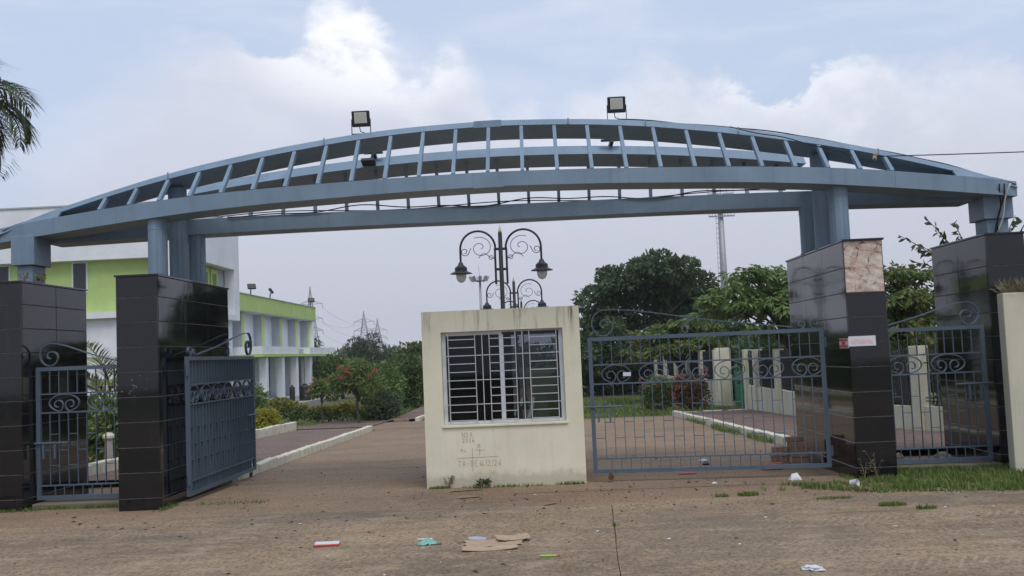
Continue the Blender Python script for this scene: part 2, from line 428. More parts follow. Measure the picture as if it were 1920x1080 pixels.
class MB:
    def __init__(s): s.v = []; s.f = []
    def add(s, vs, fs):
        o = len(s.v); s.v.extend([tuple(p) for p in vs]); s.f.extend([tuple(i + o for i in f) for f in fs]); return s
    def box(s, x0, x1, y0, y1, z0, z1):
        return s.add([(x0, y0, z0), (x1, y0, z0), (x1, y1, z0), (x0, y1, z0), (x0, y0, z1), (x1, y0, z1), (x1, y1, z1), (x0, y1, z1)],
                     [(0, 3, 2, 1), (4, 5, 6, 7), (0, 1, 5, 4), (1, 2, 6, 5), (2, 3, 7, 6), (3, 0, 4, 7)])
    def hexa(s, p): return s.add(p, [(0, 3, 2, 1), (4, 5, 6, 7), (0, 1, 5, 4), (1, 2, 6, 5), (2, 3, 7, 6), (3, 0, 4, 7)])
    def poly(s, pts): return s.add(pts, [tuple(range(len(pts)))])
    def beam(s, a, b, w, d=None):
        a = Vector(a); b = Vector(b); d = d or w
        t = (b - a).normalized(); up = Vector((0, 0, 1)) if abs(t.z) < .9 else Vector((0, 1, 0))
        x = t.cross(up).normalized() * w / 2; y = x.cross(t).normalized() * d / 2
        return s.hexa([a - x - y, a + x - y, a + x + y, a - x + y, b - x - y, b + x - y, b + x + y, b - x + y])
    def tube(s, path, r, n=8, cap=True):
        P = [Vector(p) for p in path]; k = len(P)
        rr = r if hasattr(r, '__len__') else [r] * k
        o = len(s.v); prev = None
        for i in range(k):
            t = (P[min(i + 1, k - 1)] - P[max(i - 1, 0)]).normalized()
            if prev is None:
                up = Vector((0, 0, 1)) if abs(t.z) < .9 else Vector((0, 1, 0)); x = t.cross(up).normalized()
            else:
                x = (prev - t * prev.dot(t)).normalized()
            prev = x; y = t.cross(x)
            for j in range(n):
                a = 2 * PI * j / n
                s.v.append(tuple(P[i] + (x * math.cos(a) + y * math.sin(a)) * rr[i]))
        for i in range(k - 1):
            for j in range(n):
                s.f.append((o + i * n + j, o + i * n + (j + 1) % n, o + (i + 1) * n + (j + 1) % n, o + (i + 1) * n + j))
        if cap:
            s.f.append(tuple(o + j for j in range(n))[::-1]); s.f.append(tuple(o + (k - 1) * n + j for j in range(n)))
        return s
    def lathe(s, prof, c=(0, 0, 0), n=20):
        o = len(s.v); k = len(prof)
        for r, z in prof:
            for j in range(n):
                a = 2 * PI * j / n
                s.v.append((c[0] + r * math.cos(a), c[1] + r * math.sin(a), c[2] + z))
        for i in range(k - 1):
            for j in range(n):
                s.f.append((o + i * n + j, o + i * n + (j + 1) % n, o + (i + 1) * n + (j + 1) % n, o + (i + 1) * n + j))
        s.f.append(tuple(o + j for j in range(n))[::-1]); s.f.append(tuple(o + (k - 1) * n + j for j in range(n)))
        return s
    def ribbon(s, pts, w, d, axis='y'):
        """flat bar bent along a path in the XZ plane, d deep along Y"""
        P = [Vector((p[0], 0, p[1])) for p in pts]; k = len(P); o = len(s.v)
        for i in range(k):
            t = (P[min(i + 1, k - 1)] - P[max(i - 1, 0)]).normalized(); nrm = Vector((-t.z, 0, t.x)) * w / 2
            for a, b in ((-1, -1), (1, -1), (1, 1), (-1, 1)):
                v = P[i] + nrm * a; s.v.append((v.x, b * d / 2, v.z))
        for i in range(k - 1):
            for j in range(4):
                s.f.append((o + i * 4 + j, o + i * 4 + (j + 1) % 4, o + (i + 1) * 4 + (j + 1) % 4, o + (i + 1) * 4 + j))
        s.f.append((o, o + 1, o + 2, o + 3)); e = o + (k - 1) * 4; s.f.append((e + 3, e + 2, e + 1, e))
        return s
    def mesh(s, name, mat=None, recentre=True, smooth=False):
        v = np.array(s.v, dtype=float); c = np.zeros(3)
        if recentre:
            c = (v.min(0) + v.max(0)) / 2; v = v - c
        me = bpy.data.meshes.new(name); me.from_pydata([tuple(p) for p in v], [], s.f); me.update()
        bm = bmesh.new(); bm.from_mesh(me); bmesh.ops.recalc_face_normals(bm, faces=bm.faces[:]); bm.to_mesh(me); bm.free()
        if mat: me.materials.append(MATS[mat])
        if smooth: smooth_mesh(me, smooth)
        return me, c
    def build(s, name, mat, parent=None, smooth=False, **kw):
        me, c = s.mesh(name, mat, True, smooth)
        return link(name, me, c, parent, **kw)

def smooth_mesh(me, ang):
    me.polygons.foreach_set('use_smooth', [True] * len(me.polygons))
    if ang is not True:
        bm = bmesh.new(); bm.from_mesh(me)
        for e in bm.edges:
            if len(e.link_faces) == 2 and e.calc_face_angle(0) > R(ang): e.smooth = False
        bm.to_mesh(me); bm.free()

def link(name, me, loc, parent=None, label=None, cat=None, group=None, kind=None, rot=None):
    o = bpy.data.objects.new(name, me); COL.objects.link(o)
    loc = Vector(loc)
    if parent is not None:
        o.parent = parent; loc = loc - Vector(parent['wl'])
    o.location = loc
    o['wl'] = [float(x) for x in (loc if parent is None else loc + Vector(parent['wl']))]
    if rot: o.rotation_euler = rot
    tag(o, label, cat, group, kind)
    return o

def tag(o, label=None, cat=None, group=None, kind=None):
    if label: o['label'] = label
    if cat: o['category'] = cat
    if group: o['group'] = group
    if kind: o['kind'] = kind
    return o

def thing(name, label, cat, loc, group=None):
    return link(name, None, loc, None, label, cat, group)

def copy_tree(o, parent=None):
    kids = [c for c in o.children]
    c = o.copy(); COL.objects.link(c)
    if parent is not None: c.parent = parent
    for k in kids: copy_tree(k, c)
    return c

def bevel(me, w=.004, seg=1):
    bm = bmesh.new(); bm.from_mesh(me)
    bmesh.ops.bevel(bm, geom=bm.edges[:], offset=w, segments=seg, affect='EDGES', profile=.6)
    bm.to_mesh(me); bm.free()

# ================================================================== GROUND AND ROADS
def ybreaks(y0, y1, step=1.5):
    ys = [y0]
    while ys[-1] < y1:
        ys.append(min(y1, ys[-1] + (step if ys[-1] < 60 else 30)))
    return sorted(set(ys + [b for b in (12.5, 37.0) if y0 < b < y1]))

def sheet(name, x0, x1, y0, y1, dz, mat, nx=1, parent=None, kind='structure'):
    mb = MB(); ys = ybreaks(y0, y1); xs = np.linspace(x0, x1, nx + 1)
    for y in ys:
        for x in xs: mb.v.append((x, y, gz(y) + dz))
    w = nx + 1
    for i in range(len(ys) - 1):
        for j in range(nx):
            mb.f.append((i * w + j, i * w + j + 1, (i + 1) * w + j + 1, (i + 1) * w + j))
    return mb.build(name, mat, parent, kind=kind)

def strip(name, left, right, dz, mat, parent=None, kind='structure'):
    """sheet between two edges given as functions of y sampled at given ys"""
    mb = MB(); n = len(left)
    for (xl, y), (xr, _) in zip(left, right):
        mb.v.append((xl, y, gz(y) + dz)); mb.v.append((xr, y, gz(y) + dz))
    for i in range(n - 1): mb.f.append((2 * i, 2 * i + 1, 2 * i + 3, 2 * i + 2))
    return mb.build(name, mat, parent, kind=kind)

ground = sheet('ground', -450, 450, -60, 640, -.012, 'field', 1)
sheet('soil_ground', -9.0, 14.0, 9.0, 14.9, -.006, 'soil', 2)
sheet('garden_ground', -16, -7.35, 14.0, 31.0, -.004, 'red_soil', 1)

def jag(a, amp): return a + random.uniform(-amp, amp)
# the public road in front: concrete slabs meeting in a rough joint
def slab(x0, x1, yedge, wob):
    ys = list(np.arange(-12, yedge, .35)) + [yedge]
    sl = lambda x, y: x + .0514 * (y - 8.9) if abs(x) < 2 else x      # the joint runs slightly askew
    L = [(sl(jag(x0, wob), y), y) for y in ys]; Rr = [(sl(jag(x1, wob), y), y) for y in ys]
    mb = MB()
    for (a, y), (b, _) in zip(L, Rr):
        for t in np.linspace(0, 1, 24):
            yy = y
            if y == yedge: yy = y + .16 * math.sin(t * 17 + x0) + random.uniform(-.09, .09)
            mb.v.append((a + (b - a) * t, yy, .012))
    w = 24
    for i in range(len(ys) - 1):
        for j in range(w - 1): mb.f.append((i * w + j, i * w + j + 1, (i + 1) * w + j + 1, (i + 1) * w + j))
    n = len(mb.v)
    return mb
road = slab(-26, .586, 11.0, .006).build('road', 'road_concrete', None, kind='structure')
slab(.591, 26, 11.0, .006).build('road_slab', 'road_concrete', road)

# driveway through the gate, both carriageways
ysd = [10.6, 11.6, 12.5, 14, 16, 18, 20, 22, 24, 26, 28.9, 31, 34, 37, 40, 50, 64]
kl = lambda y: -4.62 - .023 * (y - 12)        # left kerb face
kr = lambda y: 4.30 - .0172 * (y - 12)        # right kerb face
yse = list(np.arange(10.6, 13.2, .08)) + [y for y in ysd if 13.2 < y <= 31]
strip('driveway', [(kl(y), y) for y in yse], [(-1.0 + (1.9 * max(0, (11.9 - y) / 1.3) + random.uniform(-.12, .12) + .2 * math.sin(y * 9) if y < 12.7 else 0), y) for y in yse], .004, 'drive_concrete')
strip('driveway_right', [(-.45, y) for y in [12.15] + ysd if 12.1 <= y <= 31], [(kr(y), y) for y in [12.15] + ysd if 12.1 <= y <= 31], -.003, 'drive_concrete')
strip('cross_road', [(-16, y) for y in (29.5, 31, 34.6)], [(-.2, y) for y in (29.5, 31, 34.6)], .008, 'drive_concrete')
strip('far_driveway', [(-4.4, y) for y in (34.5, 37, 44, 64)], [(-1.0, y) for y in (34.5, 37, 44, 64)], .002, 'drive_concrete')

def kerb_run(parent, pts, w=.16, hgt=.15, length=.62, mat='kerb_paint'):
    """separate kerb stones along a line"""
    (xa, ya), (xb, yb) = pts
    Lt = math.hypot(xb - xa, yb - ya); n = max(1, int(Lt / length)); ang = math.atan2(yb - ya, xb - xa)
    me = kerb_mesh(length, w, hgt, mat)
    for i in range(n):
        t = (i + .5) / n
        x, y = xa + (xb - xa) * t, ya + (yb - ya) * t
        link('kerb_stone', me, (x + random.uniform(-.008, .008), y, gz(y) + hgt / 2 - .02 + random.uniform(-.008, .008)), parent,
             rot=(random.uniform(-.02, .02), random.uniform(-.01, .01) - math.asin(.0) , ang + random.uniform(-.008, .008)))
_km = {}
def kerb_mesh(l, w, h, mat):
    k = (l, w, h, mat)
    if k not in _km:
        me, _ = MB().box(-l / 2 + .006, l / 2 - .006, -w / 2, w / 2, -h / 2 - .03, h / 2).mesh('kerb_stone', mat, False)
        bevel(me, .012, 2); _km[k] = me
    return _km[k]

ysp = [14.9, 17, 19, 21, 23, 25, 27, 28.9]
pav_l = strip('pavement', [(-7.35, y) for y in ysp], [(kl(y) - .14, y) for y in ysp], .10, 'paver')
kerb_run(pav_l, ((kl(15.0) - .08, 15.0), (kl(28.9) - .08, 28.9)), hgt=.17)
kerb_run(pav_l, ((-7.42, 15.6), (-7.86, 31.0)), w=.18, hgt=.30)
strip('garden_pavement', [(-13, y) for y in (31.1, 33, 36.2)], [(-5.5, y) for y in (31.1, 33, 36.2)], .03, 'paver')
yspr = [14.9, 17, 19, 21, 23, 25, 27, 29, 31]
pav_r = strip('pavement_right', [(kr(y) + .14, y) for y in yspr], [(9.0, y) for y in yspr], .10, 'paver')
kerb_run(pav_r, ((kr(15.2) + .08, 15.2), (kr(31.0) + .08, 31.0)), hgt=.17)
kerb_run(pav_r, ((kr(31.0) + .1, 31.06), (6.4, 31.06)), hgt=.13)
yp2 = [34.4, 37, 44, 52, 64]
pav_f = strip('far_path', [(-5.45, y) for y in yp2], [(-4.5, y) for y in yp2], .09, 'paver')
kerb_run(pav_f, ((-4.42, 34.4), (-4.42, 58)), w=.14, hgt=.16, length=.9)
kerb_run(pav_f, ((-5.5, 34.36), (-4.4, 34.36)), w=.14, hgt=.13, length=.55, mat='brick_red')
# narrow median with its kerb, behind the guard booth
ym = [15.4, 20, 26, 31, 37, 48, 62]
med = strip('median', [(-.95, y) for y in ym], [(-.5, y) for y in ym], .10, 'soil')
kerb_run(med, ((-.47, 15.4), (-.47, 48)), w=.12, hgt=.17, length=.8)
kerb_run(med, ((-.98, 15.4), (-.98, 48)), w=.12, hgt=.17, length=.8)

# ================================================================== GRANITE PILLARS
ROWS = [.14] + [.305] * 8
def make_pillar(x0, x1, y0, y1, ztop, ncol, label, missing=False):
    rt = thing('gate_pillar', label, 'pillar', ((x0 + x1) / 2, (y0 + y1) / 2, 0), 'black granite pillars of the gateway')
    T = .022
    MB().box(x0 + T + .0, x1 - T, y0 + T, y1 - T, -.06, ztop - .02).build('core', 'mortar' if missing else 'grout', rt)
    zs = [0.0]
    for r_ in ROWS: zs.append(zs[-1] + r_)
    zs = [z for z in zs if z < ztop - .12] + [ztop - .02]
    g = .004
    # grout bed just below the tile faces
    gb = MB(); e = .008
    ztg = zs[-3] if missing else zs[-1]
    gb.box(x0 + e, x1 - e, y0 + e, y0 + T - .002, -.05, ztg)
    gb.box(x0 + e, x1 - e, y1 - T + .002, y1 - e, -.05, zs[-1])
    gb.box(x0 + e, x0 + T - .002, y0 + T, y1 - T, -.05, zs[-1])
    gb.box(x1 - T + .002, x1 - e, y0 + T, y1 - T, -.05, zs[-1])
    gb.build('grout_bed', 'grout', rt)
    cache = {}
    def tile(xa, xb, ya, yb, za, zb):
        k = tuple(round(v, 3) for v in (xb - xa, yb - ya, zb - za))
        if k not in cache:
            me, _ = MB().box(-k[0] / 2, k[0] / 2, -k[1] / 2, k[1] / 2, -k[2] / 2, k[2] / 2).mesh('granite_tile', 'granite', False)
            bevel(me, .0025); cache[k] = me
        o = link('granite_tile', cache[k], ((xa + xb) / 2, (ya + yb) / 2, (za + zb) / 2), rt)
        o.rotation_euler = (random.uniform(-.0012, .0012), random.uniform(-.0012, .0012), random.uniform(-.0018, .0018))
    for i in range(len(zs) - 1):
        za, zb = zs[i] + g, zs[i + 1] - g
        if i == 0: za = -.03
        if not (missing and i >= len(zs) - 3): tile(x0 + g, x1 - g, y0, y0 + T, za, zb)
        tile(x0 + g, x1 - g, y1 - T, y1, za, zb)
        w = (y1 - y0 - 2 * T) / ncol
        for c in range(ncol):
            ya, yb = y0 + T + c * w + g, y0 + T + (c + 1) * w - g
            tile(x0, x0 + T, ya, yb, za, zb); tile(x1 - T, x1, ya, yb, za, zb)
    if missing:
        mb = MB(); nx, nz = 22, 26; za, zb = zs[-3] + .004, zs[-1] - .004
        for j in range(nz + 1):
            for i in range(nx + 1):
                x = x0 + .012 + (x1 - x0 - .024) * i / nx; z = za + (zb - za) * j / nz
                y = y0 + .016 + .005 * (math.sin(x * 31 + z * 17) * math.sin(z * 43 - x * 11)) + random.uniform(-.004, .004)
                mb.v.append((x, y, z))
        for j in range(nz):
            for i in range(nx):
                a = j * (nx + 1) + i; mb.f.append((a, a + 1, a + nx + 2, a + nx + 1))
        mb.build('mortar_patch', 'mortar', rt, smooth=True, label='bare pinkish cracked mortar where two granite tiles have fallen off')
    me, c = MB().box(x0 - .014, x1 + .014, y0 - .014, y1 + .014, ztop - .0195, ztop + .006).mesh('capstone', 'granite')
    bevel(me, .004); link('capstone', me, c, rt)
    return rt
make_pillar(-5.185, -4.665, 11.93, 14.67, 2.855, 3, 'tall black granite pillar beside the opened gate leaf, carrying three round columns')
make_pillar(3.765, 4.25, 12.2, 15.0, 2.925, 3, 'tall black granite pillar with bare cracked mortar where its top front tiles are gone', True)
make_pillar(-7.05, -6.53, 12.25, 14.05, 2.875, 2, 'black granite pillar at the palm end of the gateway, carrying one square stub')
make_pillar(5.86, 6.36, 13.0, 14.8, 3.005, 2, 'black granite pillar next to the cream compound wall, cables hanging above it')

pil = [o for o in SC.objects if o.get('label', '').startswith('tall black granite pillar beside')][0]
mb = MB()
for i in range(16):
    x = -4.95 + RS.normal(0, .07); z = 1.48 + RS.normal(0, .09); a = RS.uniform(.0015, .006)
    mb.poly([(x - a, 11.9285, z - a * .6), (x + a * .8, 11.9285, z - a * .4), (x + a, 11.9285, z + a * .5), (x - a * .5, 11.9285, z + a * .8)])
mb.build('paint_flecks', 'paper_white', pil, kind='stuff')

# ================================================================== STEEL ARCH
X0 = -.43
yfl = lambda t: 11.9 + .45 * q(t, 1.7)
yuf = lambda t: 12.65 + .10 * q(t, 1.7)
yur = lambda t: 14.2 - .2 * q(t, 4) if abs(t) < 5.2 else 14.2 - .2 * q(5.2, 4) - .35 * (abs(t) - 5.2)
yrl = lambda t: 14.7 - .75 * q(t, 1.7)
_T = [0, .75, 1.3, 2, 3, 4, 4.7, 5.5, 6.1, 6.72, 7.4]
def tab(vals): return lambda t: float(np.interp(abs(t), _T, vals + [2 * vals[-1] - vals[-2]]))
def smoothtab(f): return lambda t: (f(t - .25) + 2 * f(t) + f(t + .25)) / 4
z_flb = smoothtab(tab([3.742, 3.733, 3.728, 3.712, 3.695, 3.655, 3.610, 3.555, 3.51, 3.465]))
z_flt = smoothtab(tab([3.920, 3.914, 3.911, 3.90, 3.888, 3.862, 3.825, 3.765, 3.72, 3.655]))
z_fub = smoothtab(tab([4.664, 4.645, 4.618, 4.560, 4.430, 4.265, 4.125, 3.925, 3.76, 3.565]))
z_fut = smoothtab(tab([4.752, 4.733, 4.710, 4.655, 4.530, 4.365, 4.21, 4.005, 3.84, 3.62]))
z_rub = lambda t: 4.572 - .0170 * t * t - .00013 * t ** 4
z_rut = lambda t: 4.72 - .0170 * t * t - .00013 * t ** 4
z_rlb = lambda t: 3.715 - .0066 * t * t
z_rlt = lambda t: 3.94 - .0070 * t * t
arch = thing('gateway_arch', 'bow shaped blue grey steel truss spanning the whole gateway on columns', 'arch', (X0, 13.3, 2.9))
def chord(name, ts, ya, depth, zb, zt, lean=0.0):
    mb = MB(); o = 0
    for t in ts:
        y0 = ya(t); y1 = y0 + (depth(t) if callable(depth) else depth); x = X0 + t
        mb.v += [(x, y0, zb(t)), (x, y1, zb(t)), (x, y1, zt(t)), (x, y0 + lean * (zt(t) - zb(t)), zt(t))]
    n = len(ts)
    for i in range(n - 1):
        for j in range(4): mb.f.append((4 * i + j, 4 * i + (j + 1) % 4, 4 * i + 4 + (j + 1) % 4, 4 * i + 4 + j))
    mb.f.append((3, 2, 1, 0)); e = 4 * n - 4; mb.f.append((e, e + 1, e + 2, e + 3))
    return mb.build(name, 'arch_paint', arch, smooth=35)
TS = np.linspace(-7.15, 6.70, 63)
chord('lower_chord', TS, yfl, .50, z_flb, z_flt)
chord('lower_chord', np.linspace(-6.25, 6.25, 51), yrl, .45, z_rlb, z_rlt)
chord('upper_chord', TS, yuf, lambda t: .87 - .36 * min(1, abs(t) / 6.7) ** 4, z_fub, z_fut, .9)
chord('upper_chord', np.linspace(-4.52, 4.30, 51), yur, .98, z_rub, z_rut, .9)
# end plates closing the truss at both tips
for s in (-1, 1):
    mb = MB(); ts = [s * t for t in (5.86, 6.1, 6.4, 6.69)]
    for t in ts:
        x = X0 + t
        mb.v += [(x, yfl(t) + .006, z_flt(t) - .01), (x, yuf(t) + .006, z_fub(t) + .012 if abs(t) < 6.3 else z_fut(t) - .012), (x, yuf(t) + .05, z_fub(t) + .012 if abs(t) < 6.3 else z_fut(t) - .012), (x, yfl(t) + .05, z_flt(t) - .01)]
    for i in range(3):
        for j in range(4): mb.f.append((4 * i + j, 4 * i + (j + 1) % 4, 4 * i + 4 + (j + 1) % 4, 4 * i + 4 + j))
    mb.f.append((3, 2, 1, 0)); mb.f.append((12, 13, 14, 15))
    mb.build('end_plate', 'arch_paint', arch)
for k in range(-12, 13):
    t = -.13 + .4265 * k
    if z_fub(t) - z_flt(t) < .07: continue
    w = .045
    y0, y1 = yfl(t) + .05, yuf(t) + .06
    mb = MB(); x = X0 + t
    a = (x, y0, z_flt(t) - .006); b = (x, y1, z_fub(t) + .006)
    mb.beam(a, b, w, .06).build('post', 'arch_paint', arch)
for k in range(-9, 10):
    t = -.11 + .452 * k
    if abs(t) > 4.1: continue
    x = X0 + t
    MB().beam((x, yrl(t) + .1, z_rlt(t) - .006), (x, yur(t) + .3, z_rub(t) + .006), .045, .06).build('post', 'arch_paint', arch)
# splice plates
def plate(t0, t1, yf, zb, zt, dz0, dz1, out=.006):
    mb = MB(); ts = np.linspace(t0, t1, 5)
    for t in ts:
        x = X0 + t; y = yf(t)
        mb.v += [(x, y - out, zb(t) + dz0), (x, y + .001, zb(t) + dz0), (x, y + .001, zt(t) + dz1), (x, y - out, zt(t) + dz1)]
    for i in range(4):
        for j in range(4): mb.f.append((4 * i + j, 4 * i + (j + 1) % 4, 4 * i + 4 + (j + 1) % 4, 4 * i + 4 + j))
    mb.f.append((3, 2, 1, 0)); mb.f.append((16, 17, 18, 19))
    mb.build('splice_plate', 'arch_paint', arch)
plate(-.31, .07, yfl, z_flb, z_flt, -.012, -.05)
plate(-.32, .04, yuf, z_fub, z_fut, -.012, -.012)
plate(-.30, .08, yrl, z_rlb, z_rlt, -.012, -.012)
for t in (-4.4, -2.3, .9, 1.9, 3.1, 4.9): plate(t, t + .018, yuf, z_fub, z_fut, .004, -.004, .0035)
for t in (-5.0, -2.9, -1.4, 1.6, 3.4, 5.0): plate(t, t + .018, yfl, z_flb, z_flt, .004, -.004, .0035)
# columns
for (x, y, za, zb) in ((-4.905, 12.58, 2.85, 3.66), (-4.90, 13.3, 2.85, 4.16), (-4.90, 14.02, 2.85, 3.63),
                       (3.865, 12.60, 2.92, 3.69), (3.86, 13.3, 2.92, 4.20), (3.86, 14.02, 2.92, 3.64)):
    mb = MB(); r = .119
    mb.lathe([(r + .012, 0), (r + .012, .02), (r, .022), (r, (zb - za) * .78), (r + .004, (zb - za) * .782), (r + .004, zb - za - .004), (r - .01, zb - za)], (x, y, za), 28)
    mb.build('column', 'arch_paint', arch, smooth=40)
    mb = MB()
    for a in (-2.2, -1.3, -.75, .2):   # drip seams welded down the column
        mb.box(x + math.cos(a) * r - .006, x + math.cos(a) * r + .006, y + math.sin(a) * (r + .001) - .006, y + math.sin(a) * (r + .001) + .006, za + .025, zb - .03)
    mb.build('weld_seam', 'arch_paint', arch)
for x in (-4.905, 3.86):
    MB().box(x - .07, x + .07, 13.35, 14.4, 3.93, 4.08).build('cross_beam', 'arch_paint', arch)
# square stubs on the outer pillars
for (x0, x1, zs, zc, zt, yc) in ((-6.93, -6.62, 2.88, 3.13, 3.40, 12.99), (5.885, 6.27, 3.01, 3.20, 3.475, 13.28)):
    me, c = MB().box(x0 + .05, x1 - .05, yc - .18, yc + .16, zs, zc).mesh('stub', 'arch_paint'); bevel(me, .006); link('stub', me, c, arch)
    me, c = MB().box(x0, x1, yc - .24, yc + .22, zc + .001, zt + .12).mesh('capital', 'arch_paint'); bevel(me, .006); link('capital', me, c, arch)

# ================================================================== GATES
def spiral_pair(w, hgt):
    """double scroll: an arch whose ends curl in"""
    half = []
    for i in range(15):
        a = PI / 2 - i / 14 * PI * .98
        half.append((math.cos(a) * w / 2, math.sin(a) * hgt / 2))
    cx, cz, r0 = w * .20, -hgt * .13, hgt * .36
    last = half[-1]
    for i in range(1, 26):
        f = i / 25; a = -PI / 2 - f * 2 * PI * 1.12
        r = r0 * (1 - .74 * f)
        px, pz = cx + math.cos(a) * r * .82, cz + math.sin(a) * r
        if i < 5:
            k = i / 5; px = last[0] + (px - last[0]) * k + (cx + .05 * w - last[0]) * (1 - k) * .6 * k; pz = last[1] * (1 - k) + pz * k
        half.append((px, pz))
    # joins: start of curl eased from the foot of the arch
    return half
def scroll_mesh(w, hgt, t=.012, d=.034):
    mb = MB()
    cx, cz = w * .215, -hgt * .10
    for s in (-1, 1):
        pts = []
        for i in range(19):      # big arch from the crown, round the side, to the foot
            a = PI / 2 - i / 18 * PI
            ex = w / 2 * (1 if a > 0 else 1)
            pts.append((s * (math.cos(a) * ex if a > -PI / 2 * .55 else max(math.cos(a) * ex, cx * .9)), math.sin(a) * hgt / 2))
        pts[-1] = (s * cx * .95, -hgt / 2)
        for i in range(1, 24):   # curl inward, up and over
            f = i / 23; a = -PI / 2 - f * 2 * PI * 1.05
            r = hgt * (.40 - .29 * f)
            pts.append((s * (cx + math.cos(a) * r * .92), cz + math.sin(a) * r))
        mb.ribbon(pts, t, d)
    return mb.mesh('scroll', 'gate_paint', False, 40)[0]
_bars = {}
def bar_mesh(w, d, l):
    k = (round(w, 4), round(d, 4), round(l, 3))
    if k not in _bars:
        _bars[k] = MB().box(-w / 2, w / 2, -d / 2, d / 2, -l / 2, l / 2).mesh('bar', 'gate_paint', False)[0]
    return _bars[k]

def make_gate(name, W, H, label, group, hinge, ang, mirror, nscroll, pitch, spacing, zb=.10, bolt_z=.86, topcurve=True, sdir=1, band_off=.12, bd=.024):
    """gate leaf built along local X from hinge (0) to the free end (W*sdir), then turned about its hinge"""
    rt = thing(name, label, 'gate', (0, 0, 0), group)
    FR = .05
    def P(nm, mb, mat='gate_paint', sm=False): return mb.build(nm, mat, rt, smooth=sm)
    sx = sdir
    def bx(u0, u1, y0, y1, z0, z1):
        a, b = sorted((u0 * sx, u1 * sx)); return MB().box(a, b, y0, y1, z0, z1)
    P('stile', bx(0, FR, -.025, .025, zb, zb + H)); P('stile', bx(W - FR, W, -.025, .025, zb, zb + H))
    P('rail', bx(FR, W - FR, -.024, .024, zb + H - FR, zb + H - .001)); P('rail', bx(FR, W - FR, -.024, .024, zb + .001, zb + FR))
    z1, z2, z3 = zb + H * .795, zb + H * .653, zb + H * .105
    for z in (z1, z2, z3): P('rail', bx(FR, W - FR, -.018, .018, z - .009, z + .009))
    n = int(round((W - 2 * FR) / spacing)); sp = (W - 2 * FR) / n
    for i in range(1, n):
        u = (FR + i * sp) * sx
        for (a, b) in ((z1 + .009, zb + H - FR), (z3 + .009, z2 - .009)):
            link('bar', bar_mesh(.009, bd, b - a), (u, random.uniform(-.002, .002), (a + b) / 2), rt, rot=(0, random.uniform(-.006, .006), 0))
        a, b = zb + FR, z3 - .009
        if i < n: link('bar', bar_mesh(.009, bd, b - a), (u - sx * sp / 2, 0, (a + b) / 2), rt)
    for i in range(n):
        lv = (.49, .37, .255)
        for k, f in enumerate(lv):
            if (i + k) % 2 == 0 and not (k == 1 and i % 4 == 0):
                u = (FR + (i + .5) * sp) * sx
                link('cross_piece', bar_mesh(.009, min(bd, .03), sp - .010), (u, 0, zb + H * f), rt, rot=(0, PI / 2, 0))
    sm = scroll_mesh(pitch * .78, (z1 - z2) * .93)
    for i in range(nscroll):
        u = (W - FR - band_off - pitch * (i + .5) + .06) * sx
        link('scroll', sm, (u, 0, (z1 + z2) / 2), rt)
    # sweeping crest with a big curl at the free end
    if topcurve:
        zt = zb + H
        pts = []
        k = min(1.0, W / 3.0); kk = .72 + .28 * k
        L = W - .38
        for i in range(16):
            f = i / 15
            pts.append((.38 * k + (W - .22 * kk - .38 * k) * f, .022 + .335 * kk * (f ** .95 * (1 - f) + (3 * f * f - 2 * f ** 3) * f)))
        c = (W - .22 * kk, .158 * kk)
        e = pts[-1][1] - c[1]
        for i in range(1, 40):
            f = i / 39; a = PI / 2 - f * 2 * PI * 1.52
            ang_deg = f * 1.52 * 360
            r = float(np.interp(ang_deg, [0, 90, 180, 270, 360, 450, 547], [e, .155 * kk, .142 * kk, .118 * kk, .07 * kk, .045 * kk, .02]))
            pts.append((c[0] + math.cos(a) * r, c[1] + math.sin(a) * r))
        mb = MB().ribbon([(u * sx, z + zt) for u, z in pts], .014, .036); P('crest', mb, sm=40)
        for (uc, rr, dirn) in (((.10, .07, 1), (.27, .055, -1)) if W > 2 else ((.10, .05, 1),)):
            pp = []
            for i in range(26):
                f = i / 25; a = -PI / 2 + dirn * f * 2 * PI * 1.25; r = rr * (1 - .75 * f)
                pp.append(((uc + math.cos(a) * r) * sx, zt + rr + math.sin(a) * r))
            P('curl', MB().ribbon(pp, .012, .034), sm=40)
        if W > 2:   # small S ornament under the crest
            pp = []
            uc = W * .575
            for i in range(30):
                f = i / 29; a = f * 2 * PI
                pp.append(((uc + .05 * math.sin(a * 1.0) * (1 if f < .5 else 1) + .01 * math.sin(3 * a)) * sx, zt + .01 + .235 * f))
            P('ornament', MB().ribbon(pp, .012, .034), sm=40)
            for zc in (.055, .165):
                pp = [((uc + (.035 + .004 * math.cos(a2)) * math.cos(a2)) * sx, zt + zc + .04 * math.sin(a2)) for a2 in np.linspace(0, 2 * PI * .9, 18)]
                pp = [(p[0] * 1.0, p[1]) for p in pp]
                P('curl', MB().ribbon(pp, .010, .03), sm=40)
    # sliding bolt with drop handles
    b = MB(); b.tube([((W + .07) * sx, -.04, zb + bolt_z), ((W - .42) * sx, -.04, zb + bolt_z)], .014, 8)
    bo = b.build('bolt', 'gate_paint', rt, smooth=40)
    for u in (W - .10, W - .25):
        h_ = MB(); h_.box(u * sx - .012, u * sx + .012, -.052, -.028, zb + bolt_z - .20, zb + bolt_z - .012); h_.build('handle', 'gate_paint', bo)
    # wheel at the free end, two hinges
    wb = MB()
